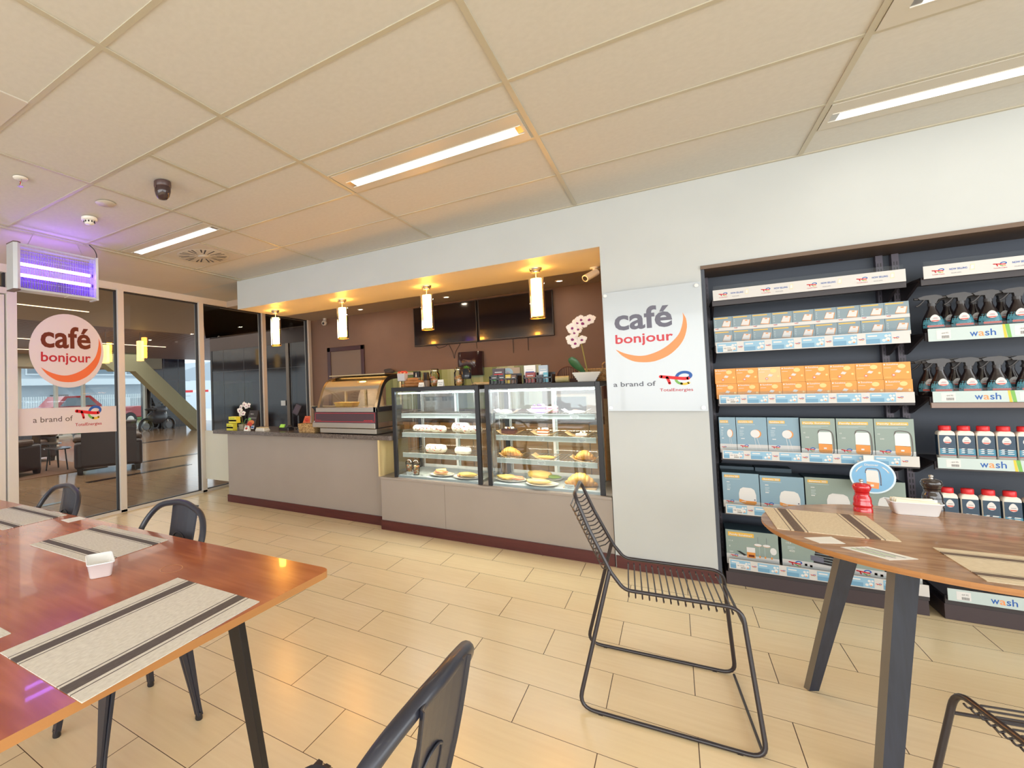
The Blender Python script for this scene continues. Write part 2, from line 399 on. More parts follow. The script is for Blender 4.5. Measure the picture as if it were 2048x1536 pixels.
# ============================================================ CEILING FIXTURES AND SIGNS
mLite = M('light_diffuser', (255,253,246), .5, emit=7.5, ecol=(255,250,240))
mPanelW = M('light_panel_white', (196,191,180), .45)
mSteel = M('brushed_steel', (186,182,176), .28, metal=.9)
mWhiteP = M('white_plastic', (226,224,218), .35)
mBlackP = M('black_plastic', (34,32,36), .35)
def ceiling_light(x0, x1, y0, y1, sx0, sx1, sy0, sy1, label):
    t = thing('ceiling_light', label, 'light', ((x0+x1)/2, (y0+y1)/2, ZC), group='recessed ceiling strip lights')
    a, b = ZC-.003, ZC+.0035
    m = MB(t); m.box(x0, x1, y0, sy0, a, b, mPanelW).box(x0, x1, sy1, y1, a, b, mPanelW).box(x0, sx0, sy0, sy1, a, b, mPanelW).box(sx1, x1, sy0, sy1, a, b, mPanelW)
    m.build('housing', t)
    MB(t).box(sx0+.03, sx1-.03, sy0+.004, sy1-.004, ZC-.0015, ZC+.003, mLite).build('diffuser', t)
    m = MB(t); w = .006
    m.box(sx0, sx1, sy0-w, sy0, a-.003, a, mWhiteP).box(sx0, sx1, sy1, sy1+w, a-.003, a, mWhiteP)
    m.box(sx0, sx0+.03, sy0, sy1, a, b, mSteel).box(sx1-.03, sx1, sy0, sy1, a, b, mSteel); m.build('slot_trim', t)
ceiling_light(-1.70, -.57, 2.455, 2.765, -1.668, -.585, 2.585, 2.672, 'recessed strip light in the middle of the ceiling above the cake cabinets')
ceiling_light(-4.10, -2.95, 2.478, 2.765, -4.075, -2.965, 2.572, 2.655, 'recessed strip light beside the round air vent, nearest the purple insect killer')
ceiling_light(.715, 1.915, 3.392, 3.70, .738, 1.89, 3.512, 3.603, 'recessed strip light close to the wall above the dark shelf niche')
ceiling_light(.715, 1.915, 2.478, 2.765, .775, 1.85, 2.57, 2.657, 'recessed strip light cut by the top right corner of the photo')
for (a, b) in ((-1.70,.05), (.715,.05), (-4.10,-1.15), (.715,-1.15), (-1.70,-2.35)):
    ceiling_light(a, a+1.16, b, b+.3, a+.03, a+1.13, b+.105, b+.195, 'recessed strip light in the ceiling behind the viewpoint')
def air_vent(cx, cy, label):
    t = thing('air_vent', label, 'vent', (cx, cy, ZC), group='swirl air vents')
    m = MB(t); h = .286; m.box(cx-h, cx+h, cy-h, cy+h, ZC-.003, ZC+.0035, mPanelW)
    m.lathe([(.245, ZC-.004), (.235, ZC-.007), (.001, ZC-.007)], (cx, cy, 0), mPanelW, 28, caps=False); m.build('plate', t)
    m = MB(t)
    for i in range(32):
        a = 2*pi*i/32; r0, r1 = (.085, .215) if i % 2 else (.13, .225)
        d = Vector((cos(a), sin(a), 0)); n = Vector((-sin(a), cos(a), 0)); c = Vector((cx, cy, ZC-.0076))
        m.poly([c+d*r0-n*.0055, c+d*r0+n*.0055, c+d*r1+n*.0085, c+d*r1-n*.0085][::-1], mBlackP if i % 3 else mPanelW)
    m.build('slots', t)
    m = MB(t); m.lathe([(.05, ZC-.0075), (.046, ZC-.012), (.001, ZC-.013)], (cx, cy, 0), mPanelW, 20, caps=False); m.build('hub', t)
air_vent(-3.672, 3.078, 'square swirl air vent in the ceiling beside the strip light by the glass partition')
air_vent(-2.60, .68, 'square swirl air vent at the left edge of the ceiling nearest the viewpoint')
t = thing('dome_camera', 'dark brown dome security camera hanging from the ceiling tile', 'security camera', (-2.567, 1.843, ZC))
MB(t).lathe([(.052, ZC), (.053, ZC-.03), (.050, ZC-.034)], (-2.567,1.843,0), mD := M('dark_brown_plastic', (78,58,56), .35), 24).build('base', t)
MB(t).lathe([(.050, ZC-.034), (.049, ZC-.06), (.041, ZC-.088), (.026, ZC-.106), (.001, ZC-.112)], (-2.567,1.843,0), M('smoked_dome', (60,44,44), .12), 24, caps=False).build('dome', t)
MB(t).box(-2.575, -2.559, 1.790, 1.794, ZC-.05, ZC-.01, mD).build('screw_cap', t)
t = thing('smoke_detector', 'white round smoke detector on the ceiling near the insect killer', 'smoke detector', (-3.50, 1.87, ZC))
MB(t).lathe([(.055, ZC), (.055, ZC-.018), (.046, ZC-.022)], (-3.50,1.87,0), mWhiteP, 24).build('base', t)
m = MB(t).lathe([(.034, ZC-.022), (.034, ZC-.042), (.026, ZC-.050), (.001, ZC-.052)], (-3.50,1.87,0), mWhiteP, 20, caps=False)
for i in range(10):
    a = 2*pi*i/10; m.box(-3.50+.0345*cos(a)-.004, -3.50+.0345*cos(a)+.004, 1.87+.0345*sin(a)-.004, 1.87+.0345*sin(a)+.004, ZC-.038, ZC-.026, mBlackP)
m.build('sensor', t)
t = thing('sprinkler', 'small brass fire sprinkler head on the ceiling at the left edge', 'sprinkler', (-3.16, 1.27, ZC))
MB(t).lathe([(.04, ZC), (.036, ZC-.006), (.01, ZC-.008)], (-3.16,1.27,0), mWhiteP, 20).build('escutcheon', t)
m = MB(t).cyl((-3.16,1.27,ZC-.006), (-3.16,1.27,ZC-.022), .008, mSteel)
m.tube([(-3.168,1.27,ZC-.02),(-3.174,1.27,ZC-.035),(-3.162,1.27,ZC-.05)], .002, mSteel, 6).tube([(-3.152,1.27,ZC-.02),(-3.146,1.27,ZC-.035),(-3.158,1.27,ZC-.05)], .002, mSteel, 6)
m.cyl((-3.16,1.27,ZC-.022),(-3.16,1.27,ZC-.05), .0025, M('red_bulb', (190,40,36), .2)).lathe([(.016, ZC-.052), (.016, ZC-.050)], (-3.16,1.27,0), mSteel, 14); m.build('head', t)
o = MB((-3.15,1.80,ZC)).lathe([(.065, ZC), (.062, ZC-.003), (.001, ZC-.0035)], (-3.15,1.80,0), mPanelW, 28, caps=False).build('cover_plate')
tag(o, 'flat round blanking plate on the ceiling between dome camera and smoke detector', 'cover plate')
# -------- insect killer
t = thing('insect_killer', 'hanging electric insect killer with glowing violet tubes at upper left', 'insect killer', (-4.13, 1.92, 2.205))
X = -4.13; mAl = M('pale_metal', (196,200,206), .35, metal=.4); mViol = M('violet_tray', (122,84,226), .5)  # grid bars get a violet colour that imitates the tubes' glow
for y, nm in ((1.605,'end_cap'), (2.238,'end_cap')):
    prof = [(X-.058, y-.026), (X-.062, y), (X-.058, y+.026), (X+.058, y+.026), (X+.072, y), (X+.058, y-.026)] if y < 2 else [(X-.055, y-.010), (X-.055, y+.012), (X+.055, y+.012), (X+.055, y-.010)]
    m = MB(t); pts = [(a, b, 2.212) for a, b in prof]; m.prism(pts, (0,0,.36), mAl)
    for z in (2.205, 2.572): m.prism([(X+(a-X)*1.03, y+(b-y)*1.03, z) for a, b in prof], (0,0,.008), M('cap_brown', (92,70,66), .4) if y < 2 else mAl)
    m.build(nm, t)
MB(t).box(X-.05, X+.05, 1.63, 2.228, 2.212, 2.228, mAl).build('catch_tray', t)
MB(t).box(X-.050, X-.044, 1.63, 2.228, 2.562, 2.575, mAl).box(X+.044, X+.050, 1.63, 2.228, 2.562, 2.575, mAl).box(X-.004, X+.004, 1.63, 2.228, 2.528, 2.532, mAl).build('top_frame', t)
mUV = M('violet_tube', (225,205,255), .3, emit=26, ecol=(166,112,255))
for z in (2.425, 2.338):
    tb = MB(t).cyl((X,1.645,z), (X,2.205,z), .013, mUV, 12).build('lamp_tube', t)
    MB(t).cyl((X,1.632,z), (X,1.648,z), .0145, mBlackP, 12).build('tube_holder', tb); MB(t).cyl((X,2.203,z), (X,2.226,z), .0145, mBlackP, 12).build('tube_holder', tb)
m = MB(t)
for i in range(58):
    y = 1.645+i*.0099
    m.box(X+.036, X+.0375, y, y+.0015, 2.232, 2.53, mViol).box(X-.0375, X-.036, y+.005, y+.0065, 2.232, 2.53, mViol)
for z in (2.24, 2.30, 2.49, 2.52): m.box(X+.034, X+.036, 1.635, 2.222, z, z+.003, mViol)
m.build('killing_grid', t)
m = MB(t)
for i in range(30):
    y = 1.645+i*.0195; m.box(X+.048, X+.0492, y, y+.0012, 2.228, 2.565, mAl)
for z in (2.28, 2.38, 2.46, 2.55): m.box(X+.047, X+.0485, 1.635, 2.222, z, z+.002, mAl)
m.build('guard', t)
for a, b in (((X,1.70,2.575),(X,1.755,2.70)), ((X,2.15,2.575),(X,2.085,2.70))):
    m = MB(t); A, B = Vector(a), Vector(b); n = 9
    for i in range(n):
        p, q = A.lerp(B, i/n), A.lerp(B, (i+1.25)/n); e = Vector((.003,0,0)) if i % 2 else Vector((0,.003,0))
        m.tube([p+e, q+e, q-e, p-e], .0009, mSteel, 4, closed=True)
    m.build('chain', t)
MB(t).tube(crom([(X,2.235,2.57),(X+.01,2.262,2.60),(X,2.25,2.66),(X,2.20,2.70)], 6), .004, mBlackP, 8).build('cable', t)
MB(t).tube(crom([(X+.03,2.04,2.235),(X+.05,2.0,2.215),(X+.03,1.97,2.195)], 4), .0015, mWhiteP, 5).build('pull_cord', t)
# -------- pendants over the counter
mOpal = M('opal_lamp_glass', (255,236,200), .4, emit=64, ecol=(255,172,66))
mClear = glass('clear_thin_glass', (250,246,238), boost=1.2)
t = thing('pendant_light', '', 'light', (0,0,2.357), group='cylinder pendant lights over the counter')
MB(t).lathe([(.05, 2.357), (.05, 2.340), (.036, 2.338), (.036, 2.318)], (0,0,0), mSteel, 22).build('ceiling_cap', t)
MB(t).cyl((0,0,2.32), (0,0,2.27), .003, mWhiteP, 6).build('cord', t)
b = MB(t).lathe([(.046, 2.265), (.046, 1.945)], (0,0,0), mOpal, 24).build('lamp_shade', t)
MB(t).lathe([(.064, 2.27), (.064, 1.92)], (0,0,0), mClear, 24, caps=False).build('glass_cylinder', t)
MB(t).lathe([(.0655, 1.926), (.0655, 1.918), (.060, 1.918)], (0,0,0), M('brass_rim', (190,150,90), .3, metal=.8), 24, caps=False).build('rim', t)
PL = ['above the left end of the counter', 'above the food warmer', 'above the left cake cabinet', 'above the right cake cabinet, nearest the camera']
pend = t
for i, x in enumerate((-3.985, -2.985, -1.965, -.935)):
    lab = 'glowing cylinder pendant light ' + PL[i]
    o = pend if i == 0 else dup(pend, (x, 4.45, 2.357)); o['label'] = lab; o.location = (x, 4.45, 2.357)
# -------- soffit and kitchen ceiling details
t = thing('security_camera', 'white bullet security camera under the soffit beside the pillar', 'security camera', (-.52, 4.78, 2.357))
MB(t).cyl((-.52,4.78,2.357), (-.52,4.78,2.345), .034, mWhiteP, 16).cyl((-.52,4.78,2.345), (-.53,4.775,2.31), .010, mWhiteP, 8).build('bracket', t)
MB(t).cyl((-.505,4.79,2.315), (-.585,4.70,2.255), .031, mWhiteP, 14).build('body', t)
MB(t).cyl((-.583,4.702,2.2565), (-.588,4.697,2.253), .022, mBlackP, 14).build('lens', t)
t = thing('security_camera', 'small white security camera on the kitchen ceiling above the brown wall corner', 'security camera', (-4.98, 6.90, 2.615))
MB(t).cyl((-4.98,6.86,2.615), (-4.98,6.86,2.57), .03, mWhiteP, 12).build('bracket', t)
MB(t).blob((-4.98,6.84,2.53), (.05,.05,.05), mWhiteP, 1, 0, 12, 8).build('body', t)
MB(t).cyl((-4.97,6.80,2.52), (-4.965,6.785,2.515), .02, mBlackP, 10).build('lens', t)
for i, x in enumerate((-4.01, -2.573, -1.095)):
    t = thing('downlight', ('leftmost', 'middle', 'rightmost')[i]+' of three small round downlights in the kitchen ceiling', 'light', (x, 6.5, 2.615), group='kitchen downlights')
    MB(t).lathe([(.05, 2.615), (.052, 2.609), (.038, 2.608)], (x,6.5,0), mWhiteP, 18).build('trim_ring', t)
    l = bpy.data.lights.new('downlight_lamp', 'AREA'); l.shape = 'DISK'; l.size = .07; l.energy = 1.5; l.color = (1,.80,.58)
    o = bpy.data.objects.new('downlight_lamp', l); COL.objects.link(o); o.location = (x, 6.5, 2.604)
    MB(t).lathe([(.034, 2.6075), (.001, 2.606)], (x,6.5,0), M('downlight_glow', (255,240,215), .4, emit=4, ecol=(255,232,200)), 16, caps=False).build('lamp', t)
# -------- wall board beside the niche
t = thing('wall_sign', 'white acrylic cafe sign on the pillar between cake cabinet and shelf niche', 'sign', (-.1, 4.055, 1.135))
mAcr = M('sign_acrylic', (184,193,201), .16, coat=.3)
m = MB(t); m.box(-.395, .182, 4.034, 4.040, 1.135, 2.0, mAcr); F = Frame(m, (-.395, 4.034, 1.135))
cafe_logo(F, 0, 0, 1, pGry, pRose, pOr); te_logo(F, .318, .133, .185)
F.text('a brand of', .041, .176, size=.048, width=.256, m=M('print_slate',(84,88,100),.45), bold=.012); m.build('board', t)
for x, z in ((-.377,1.978),(.158,1.976),(-.377,1.158),(.158,1.158)):
    MB(t).cyl((x,4.030,z), (x,4.061,z), .0095, mSteel, 14).cyl((x,4.0285,z), (x,4.030,z), .012, mSteel, 14).build('standoff', t)
# -------- vinyl on the glazing
m = MB((GX+.008, 2.612, 1.473)); V = M('vinyl_white', (214,204,200), .45); Vc = Vector((GX+.006, 2.612, 1.873)); n = 48
m.prism([(GX+.004, Vc.y+.396*cos(2*pi*i/n), Vc.z+.402*sin(2*pi*i/n)) for i in range(n)], (.0025,0,0), V)
k = 1.54; F = Frame(m, (GX+.0065, 2.328-.067*k, 1.893-.587*k+.014), (0,1,0), (0,0,1), (1,0,0))
cafe_logo(F, 0, 0, k, pBrn, pDred, pDor)
tag(m.build('window_decal'), 'round white cafe decal with an orange crescent on the glass partition', 'decal')
m = MB((GX+.008, 2.63, 1.0)); m.prism([(GX+.004,2.095,.996),(GX+.004,3.163,.949),(GX+.004,3.163,1.247),(GX+.004,2.095,1.268)], (.0025,0,0), V)
F = Frame(m, (GX+.0065, 0, 0), (0,1,-.018), (0,0,1), (1,0,0))
F.text('a brand of', 2.247, 1.158, size=.082, width=.40, m=M('print_umber', (92,78,70), .5), bold=.004); te_logo(F, 2.672, 1.092, .298)
tag(m.build('window_decal'), 'pale vinyl band with company logo below the round decal on the glass', 'decal')
# ============================================================ COUNTER, CABINETS, KITCHEN
mTaupe = noise_mat('taupe_laminate', (156,146,138), (160,150,142), ns=3, rough=.4)
mGran = noise_mat('granite_top', (62,52,50), (128,116,108), ns=260, rough=.22, detail=2, lo=.42, hi=.62)
mBlack = M('black_metal', (16,15,22), .42)
mChr = M('steel_sheet', (176,170,164), .22, metal=.9)
t = thing('service_counter', 'taupe service counter with a speckled granite top and red-brown plinth', 'counter', (-3.5, 4.4, 0))
MB(t).box(-4.60, -2.37, 4.175, 4.70, .088, .850, mTaupe).build('front_panel', t)
pts = fillet([(-4.755,4.06,.852),(-2.215,4.06,.852),(-2.215,4.72,.852),(-4.755,4.72,.852)], .03, 5, True)
MB(t).prism(pts[::-1], (0,0,.043), mGran).build('worktop', t, bevel=.006)
MB(t).box(-4.61, -2.37, 4.160, 4.175, 0, .088, mSkirt).build('plinth', t)
MB(t).box(-2.37, -2.352, 4.068, 4.69, .5, .851, M('cream_edge', (212,190,140), .5)).build('end_panel', t)
t = thing('display_bench', 'taupe bench under the two glass cake cabinets with red-brown plinth', 'counter', (-1.4, 4.4, 0))
MB(t).box(-2.35, -.405, 4.072, 4.74, .088, .480, mTaupe).box(-1.705, -1.7025, 4.0715, 4.073, .088, .48, M('joint_line', (104,92,84), .6)).build('front_panel', t)
MB(t).box(-2.352, -.405, 4.062, 4.75, .480, .5, mTaupe).build('ledge', t, bevel=.003)
MB(t).box(-2.352, -.405, 4.055, 4.072, 0, .088, mSkirt).build('plinth', t)
t = thing('counter_gate', 'white half-height gate between the glass partition and the granite counter', 'gate', (-5.0, 4.42, .18))
MB(t).box(-5.315, -4.62, 4.415, 4.435, .183, .845, M('gate_white', (212,210,194), .5)).build('panel', t)
MB(t).box(-4.64, -4.615, 4.436, 4.46, .30, .36, mChr).build('hinge', t); MB(t).box(-4.64, -4.615, 4.436, 4.46, .68, .74, mChr).build('hinge', t)
# -------- refrigerated display cabinets
mCGl = glass('cabinet_glass', (238,246,246), boost=1.9)
mRail = M('ticket_rail', (214,218,210), .4)
mLed = M('cabinet_led', (235,246,255), .5, emit=14, ecol=(225,240,255))
mLedW = M('shelf_led_warm', (255,240,214), .5, emit=5, ecol=(255,228,186))
mInt = M('cabinet_interior', (176,186,190), .35)
mWire = M('rack_wire', (150,140,120), .35, metal=.6)
mCard = M('price_card', (236,236,230), .5)
SH = (1.097, .915, .722)
def cabinet(x0, x1, label):
    t = thing('display_cabinet', label, 'display cabinet', ((x0+x1)/2, 4.1, .5), group='glass cake cabinets on the taupe bench')
    y0, y1, z0, z1 = 4.10, 4.70, .5, 1.355; c = .034
    m = MB(t)
    for x in (x0, x1-c):
        for y in (y0, y1-c): m.box(x, x+c, y, y+c, z0, z1, mBlack)
    m.box(x0+c, x1-c, y0, y0+.03, z1-.038, z1, mBlack).box(x0+c, x1-c, y1-.03, y1, z1-.038, z1, mBlack)
    m.box(x0, x0+.03, y0+c, y1-c, z1-.038, z1, mBlack).box(x1-.03, x1, y0+c, y1-c, z1-.038, z1, mBlack)
    m.build('frame', t, bevel=.002)
    MB(t).box(x0+.03, x1-.03, y0+.03, y1-.03, z1-.012, z1-.001, mBlack).build('top_panel', t)
    MB(t).box(x0+.03, x1-.03, y0+.02, y1-.02, z0, z0+.02, mInt).build('deck', t)
    e = .0045
    MB(t).poly([(x0+c,y0+.006,z0+.004),(x1-c,y0+.006,z0+.004),(x1-c,y0+.006,z1-.04),(x0+c,y0+.006,z1-.04)], mCGl).build('front_glass', t)
    for x in (x0+.006, x1-.006):
        MB(t).poly([(x,y0+c,z0+.004),(x,y1-c,z0+.004),(x,y1-c,z1-.04),(x,y0+c,z1-.04)], mCGl).build('side_glass', t)
    m = MB(t); xm = (x0+x1)/2
    for a, b, y in ((x0+c, xm+.02, y1-.012), (xm-.02, x1-c, y1-.022)):
        m.box(a, a+.022, y, y+.008, z0+.02, z1-.04, mWhiteP).box(b-.022, b, y, y+.008, z0+.02, z1-.04, mWhiteP)
        m.box(a+.022, b-.022, y, y+.008, z1-.075, z1-.04, mWhiteP).box(a+.022, b-.022, y, y+.008, z0+.02, z0+.05, mWhiteP)
        m.poly([(a+.022,y+.004,z0+.05),(b-.022,y+.004,z0+.05),(b-.022,y+.004,z1-.075),(a+.022,y+.004,z1-.075)], mCGl)
    m.build('sliding_door', t)
    m = MB(t).box(x0+.04, x1-.04, y0+.010, y0+.016, z0+.02, z1-.05, mCGl) if False else MB(t)
    m.box(x0+.05, x1-.05, y0+.045, y0+.060, z1-.062, z1-.052, mLed); m.build('led_strip', t)
    for x in (x0+.05, x1-.062): MB(t).box(x, x+.012, y1-.06, y1-.05, z0+.02, z1-.05, mChr).build('shelf_post', t)
    for z in SH:
        m = MB(t); a, b = x0+.055, x1-.055
        m.box(a, b, 4.185, 4.197, z-.036, z+.006, mRail).box(a, b, 4.182, 4.185, z-.036, z-.032, mRail).box(a, b, 4.182, 4.185, z+.002, z+.006, mRail)
        n = 30
        for i in range(n+1):
            x = a+(b-a)*i/n; m.cyl((x,4.197,z), (x,4.64,z), .0016, mWire, 5)
        for y in (4.21, 4.42, 4.63): m.cyl((a,y,z-.003), (b,y,z-.003), .0026, mWire, 5)
        m.tube(fillet([(a,4.63,z),(a,4.63,z+.022),(a,4.215,z+.022),(a,4.215,z)], .01, 3), .0018, mWire, 5)
        m.build('wire_shelf', t)
    for z in SH:
        MB(t).box(x0+.07, x1-.07, 4.200, 4.208, z-.034, z-.028, mLedW).build('shelf_led', t)
        l = bpy.data.lights.new('shelf_lamp', 'AREA'); l.shape = 'RECTANGLE'; l.size = x1-x0-.14; l.size_y = .012; l.energy = 1.5; l.color = (1,.88,.68)
        o = bpy.data.objects.new('shelf_lamp', l); COL.objects.link(o); o.location = ((x0+x1)/2, 4.204, z-.036); o.rotation_euler = (.3, 0, 0)
    l = bpy.data.lights.new('cabinet_lamp', 'AREA'); l.shape = 'RECTANGLE'; l.size = x1-x0-.12; l.size_y = .02; l.energy = 5; l.color = (.95,.97,1)
    o = bpy.data.objects.new('cabinet_lamp', l); COL.objects.link(o); o.location = ((x0+x1)/2, y0+.0525, z1-.064); o.rotation_euler = (.35, 0, 0)
    return t
cabinet(-2.215, -1.372, 'black framed glass cake cabinet on the left, with wrapped rolls and salad cups')
cabinet(-1.318, -.448, 'black framed glass cake cabinet on the right, beside the white pillar, with cakes and pastries')
def card(x, y, z, txt, where, w=.062, h=.026, tilt=.0):
    m = MB((x, y, z)); m.box(x-w/2, x+w/2, y-.0012, y, z, z+h, mCard); F = Frame(m, (x-w/2, y-.0012, z))
    F.text(txt, w*.12, h*.52, size=h*.45, m=pBk, width=w*.76, h=.0004); F.text('N$ 45.00', w*.3, h*.14, size=h*.3, m=pBk, width=w*.4, h=.0004)
    tag(m.build('price_card'), 'small white price card '+where, 'price card', 'price cards in the cake cabinets')
LV = ['top', 'middle', 'lowest']
for x, l, tx, wh in ((-1.53,0,'Salad','at the right of the top shelf, left cabinet'), (-1.99,1,'Chicken Wrap','at the left of the middle shelf, left cabinet'), (-1.60,1,'Beef Wrap','at the right of the middle shelf, left cabinet'),
    (-1.93,2,'Tramezzini','at the left of the lowest shelf, left cabinet'), (-1.615,2,'Chicken Roll','at the right of the lowest shelf, left cabinet'),
    (-1.195,0,'Lemon Tart','at the left of the top shelf, right cabinet'), (-.91,0,'Red Velvet','in the middle of the top shelf, right cabinet'), (-.645,0,'Custard Slice','at the right of the top shelf, right cabinet'),
    (-1.19,1,'Choc Cake','at the left of the middle shelf, right cabinet'), (-.905,1,'Carrot Cake','in the middle of the middle shelf, right cabinet'), (-.60,1,'Cheesecake','at the right of the middle shelf, right cabinet'),
    (-.905,2,'Apple Pie','in the middle of the lowest shelf, right cabinet'), (-.60,2,'Pepper Steak','at the right of the lowest shelf, right cabinet')):
    card(x, 4.1805, SH[l]-.031, tx, wh)
card(-2.075, 4.150, .520, 'Fruit Cup', 'on the cabinet floor in front of the salad cups', .07, .034)
card(-.70, 4.150, .520, 'Croissant', 'on the cabinet floor below the large pastry', .07, .034)
# food
mPaper = noise_mat('wrap_paper', (238,234,222), (214,206,188), ns=30, rough=.5)
mPast = noise_mat('golden_pastry', (222,172,92), (176,116,52), ns=14, rough=.5, bump=.4, lo=.35, hi=.7)
mOml = noise_mat('pale_omelette', (236,204,110), (224,176,92), ns=12, rough=.45, bump=.3)
mChoc = noise_mat('chocolate_cake', (74,38,30), (98,52,40), ns=60, rough=.55)
mCream = M('cream_icing', (240,232,214), .5); mBerry = M('berry', (74,44,96), .3); mPink = M('pink_sponge', (188,120,130), .6)
mCarr = noise_mat('carrot_sponge', (176,110,62), (140,80,44), ns=60, rough=.6)
mPlate = M('glazed_white_plate', (232,228,216), .15)
mCling = glass('cling_film', (248,246,240), boost=2.2)
mNap = M('paper_napkin', (244,240,230), .6); mKraft = noise_mat('kraft_paper', (206,176,128), (190,158,110), ns=20, rough=.6)
mHam = noise_mat('pink_ham', (214,120,92), (226,160,120), ns=25, rough=.4)
mLeaf = M('salad_green', (110,140,60), .5)
def roll(x, y, z, lx, r, rz, seed, mat, label, cat='wrapped roll', grp='paper wrapped rolls', printed=True):
    m = MB((x, y, z)); M4 = Matrix.Translation((x, y, z+r*.93)) @ Matrix.Rotation(rz, 4, 'Z'); m.T = M4
    rd = random.Random(seed); rows = []
    for i in range(13):
        t_ = -1+2*i/12; e = (1-abs(t_)**6)**.5 if abs(t_) < 1 else 0
        rr = r*(.25+.75*e); rows.append([(t_*lx/2, rr*1.18*cos(2*pi*j/14)*(1+.04*rd.uniform(-1,1)), rr*.93*sin(2*pi*j/14)*(1+.04*rd.uniform(-1,1))) for j in range(14)])
    m.grid(rows, mat, True, True); m.add(rows[0], [tuple(range(14))[::-1]], mat); m.add(rows[-1], [tuple(range(14))], mat)
    if printed:
        for q in range(14):
            a, b = rd.uniform(-.75,.75)*lx/2, rd.uniform(-.5,1.0)
            c = Vector((a, -r*1.2*cos(b), r*.95*sin(b))); m.box(c.x-.006, c.x+.006, c.y-.0015, c.y+.001, c.z-.0025, c.z+.0025, pBrn if q % 3 else pRed)
    m.T = None; tag(m.build('wrapped_roll'), label, cat, grp)
r0 = SH[1]+.003; r1 = SH[2]+.003
roll(-2.00,4.32,r0,.21,.037,.05,1,mPaper,'white paper wrapped roll at the far left of the middle shelf, left cabinet')
roll(-1.83,4.29,r0,.16,.036,-.1,2,mPaper,'printed paper wrapped roll, second from left on the middle shelf, left cabinet')
roll(-1.635,4.36,r0,.17,.050,.1,3,mPaper,'tall white wrapped roll right of centre on the middle shelf, left cabinet')
roll(-1.50,4.28,r0,.18,.038,0,4,mPaper,'printed paper wrapped roll at the right end of the middle shelf, left cabinet')
roll(-1.865,4.30,r1,.21,.044,.02,5,mPaper,'printed paper parcel alone at the left of the lowest shelf, left cabinet')
roll(-1.595,4.28,r1,.155,.037,-.05,6,M('plain_wrap', (244,242,236), .45),'plain white wrapped roll at the right of the lowest shelf, left cabinet', printed=False)
def plate(x, y, z, r, label, ry=None):
    m = MB((x, y, z)).lathe([(r*.45, z), (r*.62, z+.003), (r*.95, z+.014), (r, z+.017), (r*.94, z+.0175), (r*.6, z+.007), (.001, z+.006)], (x, y, 0), mPlate, 30, caps=False)
    tag(m.build('plate'), label, 'plate', 'plates on the cabinet floors')
def food(name, label, cat, x, y, z, fn, grp=None):
    t = thing(name, label, cat, (x, y, z), group=grp); fn(t, x, y, z); return t
D = .52
plate(-1.80, 4.27, D, .115, 'white plate under the ham sandwich, left cabinet floor')
plate(-1.555, 4.25, D, .125, 'white plate under the sliced snack beside the ham sandwich, left cabinet floor')
plate(-1.185, 4.30, D, .13, 'white plate holding folded omelette at the left of the right cabinet floor')
plate(-.93, 4.47, D, .13, 'white plate at the back of the right cabinet floor')
plate(-.915, 4.21, D, .125, 'white plate with a pale wrap at the front of the right cabinet floor')
def sandwich(t, x, y, z):
    MB(t).prism([(x-.07,y-.03,z+.018),(x+.065,y-.045,z+.018),(x+.03,y+.055,z+.018)], (0,0,.014), M('bread', (226,190,130), .6)).build('bread', t)
    MB(t).blob((x-.005,y-.008,z+.038), (.062,.045,.012), mHam, 3, .15).build('ham', t)
    MB(t).prism([(x-.05,y-.02,z+.048),(x+.06,y-.04,z+.046),(x+.02,y+.05,z+.052)], (0,0,.012), M('bread', (226,190,130), .6)).build('bread', t)
food('sandwich', 'ham sandwich on a white plate, left cabinet floor', 'sandwich', -1.80, 4.26, D, sandwich)
o = MB((-1.55,4.24,D)).blob((-1.55,4.24,D+.034), (.085,.05,.020), mOml, 4, .2).blob((-1.62,4.22,D+.026), (.018,.03,.012), mHam, 4, .1).build('filled_wrap'); tag(o, 'yellow filled wrap on a plate beside the black post, left cabinet floor', 'wrap')
o = MB((-1.18,4.30,D)).blob((-1.21,4.29,D+.03), (.09,.06,.022), mOml, 5, .2).blob((-1.13,4.29,D+.028), (.06,.05,.017), mHam, 6, .2).build('omelette'); tag(o, 'folded yellow omelette with ham on the leftmost plate, right cabinet floor', 'omelette')
o = MB((-.95,4.47,D)).blob((-.99,4.46,D+.04), (.10,.06,.035), mOml, 7, .2).blob((-.87,4.46,D+.03), (.06,.05,.015), mLeaf, 8, .2).build('omelette'); tag(o, 'cheese omelette with green salad on the back plate, right cabinet floor', 'omelette')
o = MB((-.93,4.21,D)).blob((-.945,4.21,D+.030), (.095,.055,.020), noise_mat('tortilla', (240,214,136), (230,190,110), ns=9, rough=.5), 9, .12).build('filled_wrap'); tag(o, 'long pale yellow wrap on the front plate, right cabinet floor', 'wrap')
def croissant(t, x, y, z, r=(.12,.07,.06), sd=3):
    m = MB(t); n = 9
    for i in range(n):
        a = -1+2*i/(n-1); k = 1-.62*a*a; m.blob((x+a*r[0]*.75, y+.02*a*a, z+r[2]*k*.9), (r[0]*.26, r[1]*k, r[2]*k*.95), mPast, sd+i, .06, 12, 7, .85)
    m.build('crust', t)
food('croissant', 'large golden croissant at the right of the right cabinet floor', 'pastry', -.635, 4.26, D+.004, croissant)
o = MB((-.635,4.26,D)).box(-.75,-.52,4.17,4.35,D,D+.004,mKraft).build('serving_paper'); tag(o, 'brown paper sheet under the large croissant, right cabinet floor', 'paper')
